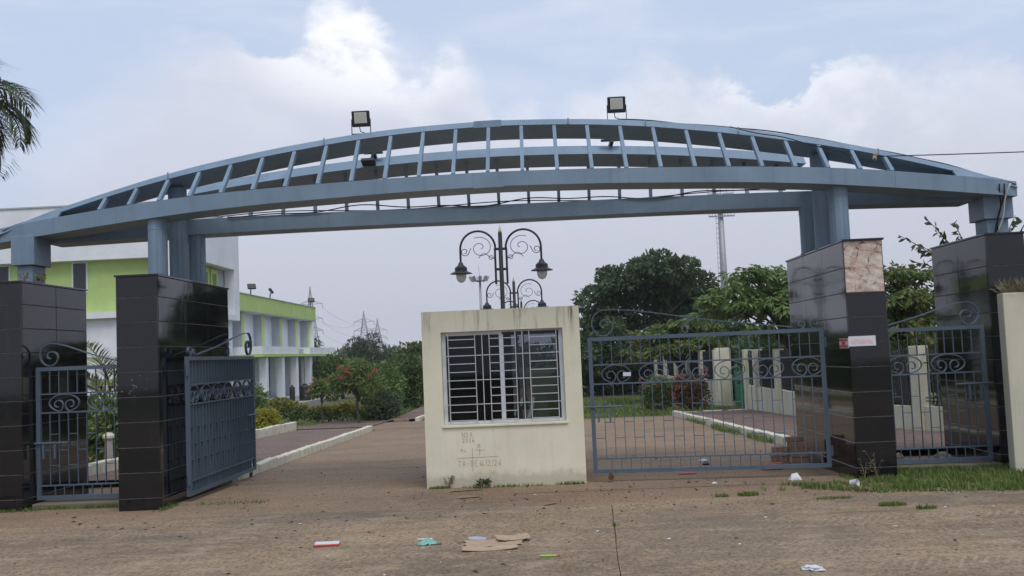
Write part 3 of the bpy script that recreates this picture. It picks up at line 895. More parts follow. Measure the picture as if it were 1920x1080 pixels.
    if W > 2:
        cx_, cz_ = (W - .22) * sx, zb - .055
        ring = []
        for i in range(16):
            a = 2 * PI * i / 16
            ring.append((cx_ + math.cos(a) * .04, 0, cz_ + math.sin(a) * .04))
        o_ = len(wb.v)
        for p in ring: wb.v.append((p[0], -.014, p[2]))
        for p in ring: wb.v.append((p[0], .014, p[2]))
        for i in range(16): wb.f.append((i, (i + 1) % 16, 16 + (i + 1) % 16, 16 + i))
        wb.f.append(tuple(range(16))[::-1]); wb.f.append(tuple(range(16, 32)))
        wh = wb.build('caster_wheel', 'rust', rt, smooth=40)
        MB().box(cx_ - .02, cx_ + .02, -.022, -.016, cz_, zb + .002).build('fork', 'rust', wh)
    for z in (zb + .14, zb + H - .25):
        MB().tube([(-.018 * sx, -.01, z), (-.018 * sx, -.01, z + .13)], .017, 10).build('hinge', 'gate_paint', rt, smooth=40)
    rt.location = hinge; rt.rotation_euler = (0, 0, ang)
    return rt
# right hand leaf, closed up to the booth: hinge on the mortar patched pillar
make_gate('gate_leaf', 3.0, 1.765, 'wide blue grey barred gate leaf standing closed between booth and granite pillar', 'large gate leaves',
          (3.60, 12.70, .0), math.atan2(.30, -2.98) - PI, False, 6, .485, .124, sdir=-1)
for _o in SC.objects:
    if _o.name == 'gate_leaf':
        _me, _c = MB().box(-2.56, -2.46, -.030, -.024, 1.345, 1.395).mesh('tag', 'paper_white')
        link('tag', _me, _c, _o); _k = _o.children[-1]
        break
# left hand leaf, swung open along the driveway
make_gate('gate_leaf', 2.92, 1.765, 'wide blue grey barred gate leaf swung wide open along the driveway edge', 'large gate leaves',
          (-4.52, 12.47, -.03), PI / 2 + .004, False, 6, .47, .124, sdir=1, bd=.042)
make_gate('wicket_gate', 1.30, 1.69, 'narrow barred pedestrian gate with palms behind it, between two granite pillars', 'pedestrian gates',
          (-5.21, 12.58, .0), 0, False, 2, .50, .118, zb=.085, sdir=-1, bolt_z=.72)
make_gate('wicket_gate', 1.52, 1.76, 'narrow barred pedestrian gate with a cream fence post behind it, grass at its foot', 'pedestrian gates',
          (4.28, 13.12, .0), 0, False, 2, .56, .122, zb=.06, sdir=1, bolt_z=1.0, band_off=.22)
# thresholds under the pedestrian gates
me, c = MB().box(-6.5, -5.2, 12.40, 12.85, -.03, .055).mesh('threshold', 'dirty_concrete'); bevel(me, .01)
link('threshold', me, c, None, 'low concrete threshold under the pedestrian gate by the palms', 'threshold', 'thresholds of the pedestrian gates')
me, c = MB().box(4.27, 5.84, 12.92, 13.4, -.03, .04).mesh('threshold', 'dirty_concrete'); bevel(me, .01)
link('threshold', me, c, None, 'low concrete threshold at the grass edge under the pedestrian gate', 'threshold', 'thresholds of the pedestrian gates')

# ================================================================== GUARD BOOTH
BX0, BX1, BY0, BY1, BZ = -1.556, .512, 12.9, 14.95, 2.29
WX0, WX1, WZ0, WZ1 = -1.307, .288, .80, 2.012
booth = thing('guard_booth', 'small cream plastered guard booth with a grilled window in the middle of the gateway', 'booth', ((BX0 + BX1) / 2, (BY0 + BY1) / 2, 0))
tw = .15
fw = MB()
def holed(mb, x0, x1, z0, z1, hx0, hx1, hz0, hz1, y0, y1):
    """wall slab with one opening, as one closed mesh"""
    o = len(mb.v)
    for y in (y0, y1):
        mb.v += [(x0, y, z0), (x1, y, z0), (x1, y, z1), (x0, y, z1), (hx0, y, hz0), (hx1, y, hz0), (hx1, y, hz1), (hx0, y, hz1)]
    for b in (0, 8):
        for i in range(4):
            j = (i + 1) % 4; mb.f.append((o + b + i, o + b + j, o + b + 4 + j, o + b + 4 + i))
    for i in range(4):
        j = (i + 1) % 4
        mb.f.append((o + i, o + j, o + 8 + j, o + 8 + i)); mb.f.append((o + 4 + i, o + 4 + j, o + 12 + j, o + 12 + i))
holed(fw, BX0, BX1, -.06, BZ, WX0, WX1, WZ0, WZ1, BY0, BY0 + tw)
me, c = fw.mesh('wall', 'booth_plaster'); link('wall', me, c, booth)
fw = MB(); holed(fw, BX0, BX1, -.1, BZ, -.52, .32, -.09, 1.98, BY1 - tw, BY1); fw.build('wall', 'booth_plaster', booth)
MB().box(BX0, BX0 + tw, BY0 + tw, BY1 - tw, -.08, BZ).build('wall', 'booth_plaster', booth)
MB().box(BX1 - tw, BX1, BY0 + tw, BY1 - tw, -.08, BZ).build('wall', 'booth_plaster', booth)
MB().box(BX0 + tw, BX1 - tw, BY0 + tw, BY1 - tw, BZ - .13, BZ - .015).build('roof', 'booth_plaster', booth)
MB().box(BX0 + tw, BX1 - tw, BY0 + tw, BY1 - tw, -.06, -.01).build('floor', 'concrete_plain', booth)
MB().box(BX0 + tw + .002, -.55, BY1 - tw - .03, BY1 - tw - .004, 0, 2.1).build('rear_shade_panel', 'room_shade', booth)  # added black panel on the rear wall, room shade put into its colour
MB().box(BX0 + tw + .002, -.42, 14.0, 14.03, 0, 2.12).build('inner_shade_panel', 'room_shade', booth)  # added black sheet across the room, standing in for interior shade
me, c = MB().box(WX0 - .02, WX1 + .02, BY0 - .028, BY0 + .07, WZ0 - .032, WZ0 + .001).mesh('sill', 'booth_plaster'); bevel(me, .006); link('sill', me, c, booth)
# sliding window behind the grille
win = MB().box(WX0 + .002, WX1 - .002, BY0 + .085, BY0 + .135, WZ0 + .002, WZ0 + .04).build('window', 'white_metal', booth)
yw0, yw1 = BY0 + .088, BY0 + .132
MB().box(WX0 + .002, WX0 + .052, yw0, yw1, WZ0 + .04, WZ1 - .002).build('stile', 'white_metal', win)
MB().box(WX1 - .055, WX1 - .002, yw0, yw1, WZ0 + .04, WZ1 - .002).build('stile', 'white_metal', win)
MB().box(WX0 + .052, -.51, yw0, yw1, WZ1 - .05, WZ1 - .002).build('rail', 'white_metal', win)
MB().box(-.51, WX1 - .055, yw0 + .02, yw1, WZ1 - .022, WZ1 - .002).build('rail', 'white_metal', win)
MB().box(-.55, -.495, yw0 - .004, yw1 - .012, WZ0 + .04, WZ1 - .05).build('mullion', 'white_metal', win)
MB().box(WX0 + .06, WX0 + .10, yw0 + .008, yw1 - .016, WZ0 + .04, WZ1 - .05).build('seal', 'rubber', win)
MB().box(WX1 - .10, WX1 - .056, yw0 + .024, yw1 - .006, WZ0 + .04, WZ1 - .022).build('seal', 'rubber', win)
MB().box(WX0 + .10, -.55, yw0 + .014, yw0 + .018, WZ0 + .04, WZ1 - .05).build('pane', 'window_glass', win)
MB().box(-.495, WX1 - .10, yw0 + .030, yw0 + .034, WZ0 + .04, WZ1 - .022).build('pane', 'window_glass', win)
MB().box(WX0 + .12, -.55, yw1 + .03, yw1 + .034, WZ0 + .03, WZ1 - .02).build('pane_shade_panel', 'room_shade', booth)  # added black sheet behind the left pane, painted as the dark interior
# steel grille
WW, WH = WX1 - WX0, WZ1 - WZ0
gy = BY0 + .03
gr = MB().box(WX0 + .055 * WW - .006, WX0 + .055 * WW + .006, gy - .006, gy + .006, WZ0 + .012, WZ1 - .02).build('grille', 'grille_paint', booth)
def gbar(u0, u1, v0, v1):
    w_ = .0052
    x0, x1 = WX0 + u0 * WW, WX0 + u1 * WW; z0, z1 = WZ1 - v1 * WH, WZ1 - v0 * WH
    if u0 == u1: x0 -= w_; x1 += w_; ya, yb = gy - .0065, gy + .0065
    else: z0 -= w_; z1 += w_; ya, yb = gy - .016, gy - .004
    MB().box(x0, x1, ya, yb, z0, z1).build('bar', 'grille_paint', gr)
for u in (.277, .336, .395, .61, .667, .724, .945): gbar(u, u, .004, .985)
for v in (.26, .525, .785): gbar(.002, .998, v, v)
for (a, b) in ((.055, .277), (.395, .61), (.724, .945)):
    for v in (.085, .172, .348, .436, .612, .698, .866, .955): gbar(a, b, v, v)
# scratched writing on the plaster
STROKES = {
 'N': [[(0, 0), (0, 1), (.6, 0), (.6, 1)]], 'D': [[(0, 0), (0, 1), (.45, .85), (.55, .45), (.35, .08), (0, 0)]],
 'A': [[(0, 0), (.3, 1), (.6, 0)], [(.12, .4), (.5, .4)]], '2': [[(0, .8), (.25, 1), (.5, .8), (.4, .5), (0, 0), (.6, 0)]],
 '0': [[(.25, 1), (0, .6), (.05, .15), (.3, 0), (.55, .35), (.5, .8), (.25, 1)]], '6': [[(.5, 1), (.15, .7), (0, .25), (.25, 0), (.5, .2), (.3, .45), (.05, .3)]],
 'M': [[(0, 0), (.08, 1), (.35, .4), (.6, 1), (.7, 0)]], 'o': [[(.2, .5), (.02, .3), (.15, 0), (.38, .15), (.36, .42), (.2, .5)]],
 '1': [[(.2, 0), (.22, 1)]], '5': [[(.5, 1), (.1, 1), (.08, .55), (.4, .55), (.5, .2), (.2, 0), (0, .1)]], 'J': [[(.1, 1), (.6, 1)], [(.4, 1), (.38, .2), (.15, 0), (0, .2)]],
 'T': [[(0, 1), (.65, 1)], [(.32, 1), (.28, 0)]], '-': [[(0, .5), (.4, .5)]], '/': [[(0, -.05), (.2, 1.05)]], 'E': [[(.5, 1), (0, 1), (0, 0), (.5, 0)], [(0, .5), (.4, .5)]], '.': [[(.1, 0), (.16, .05)]],
}
def stroke(pp, nm='scratched_line', w=.0042):
    mb = MB()
    y = BY0 - .0022
    for (a, b) in zip(pp[:-1], pp[1:]):
        a = Vector((a[0], a[1])); b = Vector((b[0], b[1])); t = (b - a)
        if t.length < 1e-5: continue
        n_ = Vector((-t.y, t.x)).normalized() * w / 2; e_ = t.normalized() * w * .4
        a = a - e_; b = b + e_
        mb.poly([(a.x - n_.x, y, a.y - n_.y), (b.x - n_.x, y, b.y - n_.y), (b.x + n_.x, y, b.y + n_.y), (a.x + n_.x, y, a.y + n_.y)]); y -= .00012
    return mb
def write(text, x, z, s, gap=.82, w=.0042):
    mb = MB()
    for ch in text:
        if ch == ' ': x += s * .5; continue
        for st in STROKES[ch]:
            k = stroke([(x + p[0] * s * .8 + random.uniform(-.002, .002), z + p[1] * s + random.uniform(-.003, .003)) for p in st], w=w)
            mb.add(k.v, k.f)
        x += s * gap * (.45 if ch in '1/.' else .95 if ch != 'M' else 1.1)
    mb.build('scratched_writing', 'scratch', booth)
write('NDA', -1.075, .640, .062, .86); write('2026', -1.070, .575, .052, .86)
write('Mo.', -1.10, .445, .05, .9, .0036); write('15', -.885, .495, .05); write('J', -.87, .405, .055)
write('TA-DE', -1.135, .265, .068, .84); write('16/2/26', -.865, .262, .075, .80)
for pp in ([(-1.15, .372), (-.62, .379)], [(-.952, .20), (-.948, .50)], [(-.91, .472), (-.80, .468)]):
    stroke(pp, w=.0045).build('scratched_line', 'scratch', booth)

# ================================================================== COMPOUND WALL AND FENCE (right)
def put_wall(name, label, cat, a, b, w, zt, group=None, mat='wall_cream', z0=None):
    a = Vector((*a, 0)); b = Vector((*b, 0)); t = (b - a).normalized(); n_ = Vector((-t.y, t.x, 0)) * w / 2
    za, zb_ = gz(a.y) - .1, gz(b.y) - .1
    mb = MB().hexa([(a - n_) + Vector((0, 0, za)), (a + n_) + Vector((0, 0, za)), (b + n_) + Vector((0, 0, zb_)), (b - n_) + Vector((0, 0, zb_)),
                    (a - n_) + Vector((0, 0, zt)), (a + n_) + Vector((0, 0, zt)), (b + n_) + Vector((0, 0, zt)), (b - n_) + Vector((0, 0, zt))])
    return mb
def fence_run(label, pts, posts, ztop=1.53, zwall=.40, fine=True, post_w=.24):
    rt = thing('compound_fence', label, 'fence', (*pts[0], gz(pts[0][1])), 'cream fences with black grilles along the verge')
    for a, b in zip(pts[:-1], pts[1:]):
        put_wall('', '', '', a, b, .15, zwall).build('low_wall', 'wall_cream', rt)
    def at(s):
        acc = 0
        for a, b in zip(pts[:-1], pts[1:]):
            L = math.hypot(b[0] - a[0], b[1] - a[1])
            if s <= acc + L + 1e-6:
                f = (s - acc) / L; return (a[0] + (b[0] - a[0]) * f, a[1] + (b[1] - a[1]) * f, math.atan2(b[1] - a[1], b[0] - a[0]))
            acc += L
        return (*pts[-1], math.atan2(pts[-1][1] - pts[-2][1], pts[-1][0] - pts[-2][0]))
    ss = posts
    for s in ss:
        x, y, an = at(s)
        me, _ = MB().box(-post_w / 2, post_w / 2, -.13, .13, gz(y) - .12, ztop).mesh('post', 'wall_cream', False); bevel(me, .008)
        link('post', me, (x, y, 0), rt, rot=(0, 0, an))
    for s0, s1 in zip(ss[:-1], ss[1:]):
        x0, y0, an = at(s0 + post_w / 2); x1, y1, _ = at(s1 - post_w / 2)
        L = math.hypot(x1 - x0, y1 - y0)
        if L < .3: continue
        an = math.atan2(y1 - y0, x1 - x0)
        for z in (zwall + .10, zwall + .16, ztop - .16, ztop - .32):
            MB().beam((x0, y0, z), (x1, y1, z), .016, .02).build('rail', 'black_iron', rt)
        n = int(L / .085); stuff = MB()
        for i in range(1, n):
            f = i / n; x, y = x0 + (x1 - x0) * f, y0 + (y1 - y0) * f
            if fine:
                link('bar', fb_mesh(ztop - .03 - zwall - .03), (x, y, (ztop - .03 + zwall + .03) / 2 + random.uniform(-.006, .006)), rt, rot=(0, 0, an))
            else:
                stuff.box(x - .012, x + .012, y - .012, y + .012, zwall + .03, ztop - .03)
        if not fine:
            stuff.build('grille_bars', 'black_iron', rt, kind='stuff')
    return rt
_fb = {}
def fb_mesh(l):
    k = round(l, 3)
    if k not in _fb:
        m_ = MB().box(-.011, .011, -.011, .011, -l / 2, l / 2); m_.v += [(0, 0, l / 2 + .05)]
        _fb[k] = MB().box(-.011, .011, -.011, .011, -l / 2, l / 2).mesh('bar', 'black_iron', False)[0]
    return _fb[k]
fence_run('near cream fence with black iron grille seen through the pedestrian gate', [(8.6, 15.6), (6.74, 19.5), (6.62, 22.4)], [.1, 1.3, 3.55, 5.7, 7.2], fine=True)
fence_run('middle cream fence with black grille running along the brick pavement', [(6.62, 22.5), (6.46, 31.5)], [.15, 2.6, 5.0, 7.5, 8.85], fine=False)
fence_run('far cream fence behind the red flowering shrubs', [(6.55, 37.0), (5.35, 50.5)], [.2, 2.4, 4.6, 6.8, 9.0, 11.2, 13.4], fine=False)
me, _ = MB().box(-.27, .27, -.25, .25, gz(37.2) - .12, 1.60).mesh('fence_gatepost', 'wall_cream', False); bevel(me, .01)
link('fence_gatepost', me, (6.82, 37.6, 0), None, 'broad cream post beside the green netting at the fence opening', 'post')
# green shade net in the opening
mb = MB(); nx, nz = 14, 8
for j in range(nz + 1):
    for i in range(nx + 1):
        f = i / nx
        mb.v.append((7.15 - .45 * f + .06 * math.sin(i * 1.7), 37.2 - 5.4 * f, gz(37.2 - 5.4 * f) + 1.45 * j / nz * (1 - .12 * math.sin(f * PI)) + .02))
for j in range(nz):
    for i in range(nx):
        a = j * (nx + 1) + i; mb.f.append((a, a + 1, a + nx + 2, a + nx + 1))
nt_ = mb.build('shade_net', 'green_net', None, label='green shade netting hung across the gap in the cream fence', cat='netting')
sol = nt_.modifiers.new('thick', 'SOLIDIFY'); sol.thickness = .006
# high cream wall at the frame's edge
hw = MB().hexa([(5.70, 12.30, -.05), (12.5, 11.2, -.05), (12.5, 11.45, -.05), (5.74, 12.55, -.05), (5.70, 12.30, 2.19), (12.5, 11.2, 2.19), (12.5, 11.45, 2.19), (5.74, 12.55, 2.19)])
me, c = hw.mesh('compound_wall', 'wall_cream'); bevel(me, .018, 2)
link('compound_wall', me, c, None, 'high cream compound wall with dry weeds on its top at the edge of the gateway', 'wall')

# poster tape wrapped round the pillar corner
po = thing('poster', 'faded white and red paper strip pasted round the corner of a granite pillar', 'poster', (3.77, 12.2, 1.66))
MB().box(3.757, 4.085, 12.190, 12.1945, 1.612, 1.735).build('paper', 'paper_white', po)
MB().box(3.753, 3.7565, 12.192, 12.56, 1.592, 1.715).build('paper', 'paper_white', po)
mb = MB()
mb.box(3.7500, 3.7522, 12.22, 12.55, 1.60, 1.632); mb.box(3.7500, 3.7522, 12.22, 12.55, 1.678, 1.71); mb.box(3.7500, 3.7522, 12.32, 12.46, 1.634, 1.676)
mb.build('red_mark', 'print_red', po)
mb = MB(); x = 3.775
for i in range(9):
    w_ = random.uniform(.018, .034); mb.box(x, x + w_, 12.1882, 12.1896, 1.640 + random.uniform(-.006, .006), 1.705 + random.uniform(-.012, .006)); x += w_ + .004
mb.build('faded_print', 'print_pink', po)

# ================================================================== SPORTS BUILDING (left)
bA = thing('sports_building', 'large white two storey block with lime green panels behind the left pillars', 'building', (-20, 44, -.5))
GX = -14.57
def P(nm, mat, par, x0, x1, y0, y1, z0, z1, bev=0):
    me, c = MB().box(x0, x1, y0, y1, z0, z1).mesh(nm, mat)
    if bev: bevel(me, bev)
    return link(nm, me, c, par)
P('upper_wall', 'green_plaster', bA, -34, -15.12, 40.45, 47.4, 4.13, 6.35)
fa = P('fascia', 'white_plaster', bA, -34, GX, 40.0, 47.6, 6.30, 8.55)
P('coping', 'grey_plaster', bA, -34.05, GX + .05, 39.95, 47.65, 8.551, 8.61)
P('ledge', 'white_plaster', bA, -34, GX, 40.0, 47.6, 3.87, 4.128)
P('corner_pier', 'white_plaster', bA, GX - 1.3, GX, 40.002, 42.6, 4.129, 6.298)
P('corner_pier', 'white_plaster', bA, GX - .5, GX, 46.9, 47.598, 4.129, 6.298)
P('lower_wall', 'white_plaster', bA, -34, -14.95, 40.3, 47.55, -.6, 3.869)
# narrow dark window with pale frame on the front, and repeated further along
for x in (-19.33, -22.6, -25.9, -29.2):
    w_ = P('window', 'white_metal', bA, x - .07, x + .60, 40.42, 40.448, 4.98, 6.296)
    P('pane', 'dark_opening', w_, x, x + .53, 40.405, 40.4185, 5.06, 6.22)
for y, w0 in ((43.75, .72), (44.72, .92)):
    w_ = P('window', 'green_plaster', bA, -15.118, -14.98, y, y + w0, 4.3, 6.18)
    P('pane', 'green_shade', w_, -14.979, -14.972, y + .2, y + w0 - .2, 4.45, 5.98)
P('recess_panel', 'grey_plaster', bA, -15.119, -15.09, 45.75, 46.85, 4.14, 6.29)
P('door_surround', 'green_plaster', bA, -14.948, -14.7, 46.2, 46.5, -.5, 2.3)
# low wing with fins and veranda
bB = thing('building_wing', 'low wing with a lime green fascia, grey fins and a pillared veranda', 'building', (-15, 56, -.5))
P('wall', 'white_plaster', bB, -26, -15.3, 47.61, 63.3, -.6, 4.40)
P('fascia', 'green_plaster', bB, -26, GX, 47.62, 63.8, 4.40, 5.23)
P('coping', 'grey_plaster', bB, -26, GX + .04, 47.62, 63.84, 5.231, 5.27)
P('soffit', 'grey_plaster', bB, -26, GX - .01, 47.63, 63.75, 4.36, 4.398)
for y in (48.7, 52.3, 55.9, 59.5, 62.6):
    f_ = P('fin', 'grey_plaster', bB, -15.298, -14.87, y, y + .55, 2.2, 4.358)
    P('edge_strip', 'green_plaster', f_, -14.869, -14.83, y - .01, y + .42, 2.2, 4.355)
P('end_wall', 'white_plaster', bB, -15.298, -14.6, 63.0, 63.3, 2.2, 4.355)
cy0, cy1 = 47.7, 64.9
P('canopy', 'green_plaster', bB, -15.6, -13.5, cy0, cy1, 2.08, 2.22)
for (a, b) in ((47.75, 55.1), (57.7, 64.8)):
    P('parapet', 'white_plaster', bB, -15.2, -13.57, a, b, 2.221, 2.60)
P('parapet', 'grey_plaster', bB, -15.2, -13.95, 55.1, 57.7, 2.221, 2.52)
for y in (48.6, 51.75, 54.7, 58.0, 60.7, 63.6):
    P('column', 'white_plaster', bB, -14.0, -13.62, y, y + .38, -.4, 2.079, .02)
    P('column', 'white_plaster', bB, -15.25, -14.95, y + .4, y + .7, -.4, 2.079)
P('plinth', 'grey_plaster', bB, -15.3, -13.3, 47.7, 65, -.6, -.08)
P('step', 'concrete_plain', bB, -13.3, -11.9, 49, 58, -.6, -.262)
P('doorway', 'dark_opening', bB, -15.299, -15.26, 47.9, 48.5, -.08, 2.0)
P('doorway', 'dark_opening', bB, -15.299, -15.26, 58.9, 60.2, -.08, 1.9)
w_ = P('window', 'white_metal', bB, -15.299, -15.25, 53.0, 54.3, 1.3, 1.95)
for k in range(3): P('pane', 'dark_opening', w_, -15.249, -15.244, 53.06 + k * .41, 53.42 + k * .41, 1.36, 1.89)
def tank(x, y, z, r, h_, label):
    prof = [(r * .96, 0)]
    for k in range(7): prof += [(r, h_ * (k + .15) / 8), (r, h_ * (k + .75) / 8), (r * .95, h_ * (k + .95) / 8)]
    prof += [(r * .9, h_ * .9), (r * .35, h_ * .97), (r * .35, h_ * 1.03), (r * .3, h_ * 1.04)]
    o = MB().lathe(prof, (x, y, z), 24).build('water_tank', 'plastic_black', None, smooth=35, label=label, cat='tank', group='water tanks by the veranda')
tank(-12.45, 51.6, -.26, .31, .84, 'fat ribbed black water tank standing before the veranda columns')
tank(-13.05, 51.3, -.26, .14, .80, 'slim black barrel standing against a veranda column')
def roof_flood(y, rz, label):
    rt = thing('roof_floodlight', label, 'floodlight', (GX + .05, y, 5.27), 'small floodlights on the wing roof')
    MB().beam((GX - .05, y, 5.27), (GX - .02, y, 5.55), .05).build('arm', 'black_iron', rt)
    o = MB().box(-.21, .21, -.05, .05, -.17, .17).mesh('head', 'black_iron', False)[0]; bevel(o, .03)
    link('head', o, (GX + .02, y, 5.68), rt, rot=(R(-35), 0, rz))
roof_flood(49.6, R(25), 'black floodlight on the green fascia nearest the tall white block')
roof_flood(53.2, R(115), 'black floodlight in the middle of the green fascia')
roof_flood(62.6, R(20), 'black floodlight at the far corner of the green fascia')

# ================================================================== LAMP POSTS
def lamp_post(x, y, zg, ztip, label, first=None):
    """ornate twin lantern post; returns root"""
    rt = thing('lamp_post', label, 'street lamp', (x, y, zg), 'black twin lantern posts on the median')
    H = ztip
    def B(nm, mb, mat='black_iron', sm=40, par=None): return mb.build(nm, mat, par or rt, smooth=sm)
    B('pole', MB().lathe([(.075, 0), (.075, .35), (.05, .4), (.042, H - zg - .12), (.03, H - zg - .09)], (x, y, zg), 16))
    B('base', MB().lathe([(.15, 0), (.15, .08), (.10, .14), (.085, .4), (.06, .46)], (x, y, zg), 16))
    B('finial', MB().lathe([(.032, 0), (.036, .02), (.026, .05), (.012, .10), (.002, .16)], (x, y, H - .10), 10), 'brass')
    for zc in (H - .44, H - .85):
        B('bracket', MB().box(x - .135, x + .135, y - .022, y + .022, zc - .024, zc + .024))
    for s in (-1, 1):
        pth = [(x + s * .115, y, H - 1.15), (x + s * .115, y, H - .44)]
        c = (x + s * .46, H - .42); rx, rz = .355, .36
        for i in range(19):
            a = PI - i / 18 * PI
            pth.append((c[0] + s * math.cos(a) * rx, y, c[1] + math.sin(a) * rz))
        pth += [(c[0] + s * rx, y, H - .68)]
        arm = B('arm', MB().tube(pth, .022, 10))
        # wrought scrolls inside the arch
        def scr(pts): B('scroll', MB().tube([(x + s * p[0], y, H - .42 + p[1]) for p in pts], .0075, 6), par=arm)
        a1 = []
        for i in range(34):     # big comma
            f = i / 33; a = R(62) + f * R(520); r = .225 * (1 - f) ** .8 + .02
            a1.append((.43 + math.cos(a) * r * 1.02 - .02, .02 + math.sin(a) * r * .92))
        scr(a1)
        a2 = [(.125, -.19)]
        for i in range(22):
            f = i / 21; a = R(200) + f * R(-400); r = .055 - .03 * f
            a2.append((.20 + math.cos(a) * r, -.175 + math.sin(a) * r - .02))
        scr(a2)
        a3 = [(.25 + .2 * f, -.15 + .07 * math.sin(f * PI) - .04 * f) for f in np.linspace(-.5, 1, 12)]
        scr(a3)
        a4 = []
        for i in range(26):
            f = i / 25; a = R(-150) + f * R(430); r = .085 - .055 * f
            a4.append((.725 + math.cos(a) * r, -.05 + math.sin(a) * r))
        scr([(.60, .02)] + a4)
        lx, lz = c[0] + s * rx, H - .68
        B('shade', MB().lathe([(.03, .0), (.045, -.01), (.06, -.055), (.115, -.10), (.125, -.11), (.125, -.175), (.14, -.185), (.222, -.222), (.225, -.232), (.12, -.228), (.10, -.20), (.02, -.18)], (lx, y, lz), 26))
        B('globe', MB().lathe([(.098, -.226), (.104, -.27), (.10, -.32), (.075, -.375), (.035, -.405), (.004, -.41)], (lx, y, lz), 22), 'lamp_glass', True)
    return rt
lamp_post(-.73, 19.8, gz(19.8) + .09, 4.26, 'nearest and tallest black twin lantern lamp post above the guard booth')
lamp_post(-.73, 29.2, gz(29.2) + .09, 3.94, 'second black twin lantern lamp post, half hidden by the booth roof')
lamp_post(-.70, 38.6, gz(38.6) + .09, 3.82, 'third black twin lantern lamp post, only its crown above the booth')

# ================================================================== FLOODLIGHTS AND CABLES ON THE ARCH
def arch_flood(x, tilt, label):
    t = x - X0; z = z_fut(t); y = yuf(t) + .12
    rt = thing('floodlight', label, 'floodlight', (x, y, z), 'square floodlights on top of the arch')
    me, c = MB().box(-.118, .118, -.03, .03, -.105, .105).mesh('housing', 'black_iron', False); bevel(me, .014, 2)
    ho = link('housing', me, (x, y, z + .205), rt, rot=(R(tilt), 0, 0))
    pm = MB().box(-.070, .070, -.0375, -.0345, -.045, .074).mesh('led_panel', 'led_panel', False)[0]
    lp = bpy.data.objects.new('led_panel', pm); COL.objects.link(lp); lp.parent = ho; lp['wl'] = [0, 0, 0]
    fm = MB().box(-.081, .081, -.0342, -.0302, -.056, .085).mesh('bezel', 'white_metal', False)[0]
    fo = bpy.data.objects.new('bezel', fm); COL.objects.link(fo); fo.parent = ho; fo['wl'] = [0, 0, 0]
    mb = MB()
    for s in (-1, 1): mb.box(x + s * .124 - .004, x + s * .124 + .004, y - .015, y + .015, z, z + .20)
    mb.box(x - .128, x + .128, y - .015, y + .015, z - .002, z + .008)
    mb.build('yoke', 'black_iron', rt)
    MB().tube([(x - .03, y + .04, z + .12), (x - .02, y + .06, z + .05), (x + .05, y + .03, z + .015), (x + .12, y + .05, z + .01)], .006, 6).build('cable', 'rubber', rt)
arch_flood(-2.245, 14, 'square black floodlight on the arch toward the palm side, above the opened gate leaf')
arch_flood(1.125, 14, 'square black floodlight near the crown of the arch, right of the lamp post')
def hung_flood(x, label, lamp=True):
    t = x - X0; z = z_rut(t); y = yur(t) + .1
    rt = thing('rear_floodlight', label, 'floodlight', (x, y, z), 'fixtures on the rear truss')
    MB().beam((x, y + .2, z - .01), (x + .02, y - .12, z + .05), .05).build('arm', 'black_iron', rt)
    MB().box(x - .14, x + .14, y - .10, y - .04, z + .045, z + .07).build('yoke', 'black_iron', rt)
    if lamp:
        me, c = MB().box(-.10, .10, -.08, .08, -.028, .028).mesh('housing', 'black_iron', False); bevel(me, .012)
        link('housing', me, (x - .06, y - .16, z - .09), rt, rot=(R(-18), 0, 0))
        MB().beam((x, y - .08, z + .05), (x - .02, y - .14, z - .06), .03).build('neck', 'black_iron', rt)
hung_flood(-2.33, 'dark lamp hanging in front of the rear truss toward the palm side')
hung_flood(1.14, 'bare lamp arm on the rear truss beneath the crown', False)
def cable(nm, pts, r, label, group='cables of the arch', mat='rubber'):
    return MB().tube(pts, r, 6).build(nm, mat, None, smooth=True, label=label, cat='cable', group=group)
pp = []
for i, t in enumerate(np.linspace(1.6, 6.55, 60)):
    pp.append((X0 + t, yuf(t) + .13 + .03 * math.sin(t * 3.1), z_fut(t) + .008 + .008 * abs(math.sin(t * 4.0))))
cable('arch_cable', pp, .008, 'black cable lying along the top edge of the arch down to its tip')
pp = []
for i, t in enumerate(np.linspace(-4.0, 4.1, 90)):
    pp.append((X0 + t, yrl(t) - .02, z_rlt(t) + .03 + .035 * math.sin(t * 2.3) + .02 * math.sin(t * 5.1)))
cable('truss_cable', pp, .009, 'thin loose cable looping along the rear lower beam')
pp = [(X0 + t, yrl(t) + .02, z_rlt(t) + .02 + .03 * math.cos(t * 1.9)) for t in np.linspace(-4.1, 4.0, 80)]
cable('truss_cable', pp, .008, 'second thin cable lying lower on the rear lower beam')
pp = []
for f in np.linspace(0, 1, 30):
    pp.append((4.35 + 9.5 * f, 12.62 - 1.8 * f, 4.02 - .24 * f - .9 * f * (1 - f) * .35))
cable('overhead_wire', pp, .007, 'overhead wire running from the tied knot on the arch out past the compound wall')
pp = [(X0 + t, yuf(t) - .012 - .04 * math.sin((t - 3.3) * 2), z_fut(t) - .02 - .18 * ((t - 3.0) / 1.8) ** 1.0 + .01 * math.sin(t * 9)) for t in np.linspace(3.0, 4.8, 20)]
cable('arch_cable', pp, .007, 'short black lead drooping from the arch top to the tied knot')
kn = MB()
for i in range(9):
    a = random.uniform(0, 2 * PI); l = random.uniform(.04, .075)
    kn.tube([(4.37, 12.60, 4.02), (4.37 + math.cos(a) * l * .6, 12.58, 4.02 + math.sin(a) * l * .6), (4.37 + math.cos(a) * l, 12.57 + random.uniform(-.02, .02), 4.0 + math.sin(a) * l)], [.016, .012, .003], 6)
kn.build('cable_knot', 'card', None, smooth=True, label='pale frayed knot tying the wire to an arch post', cat='knot')
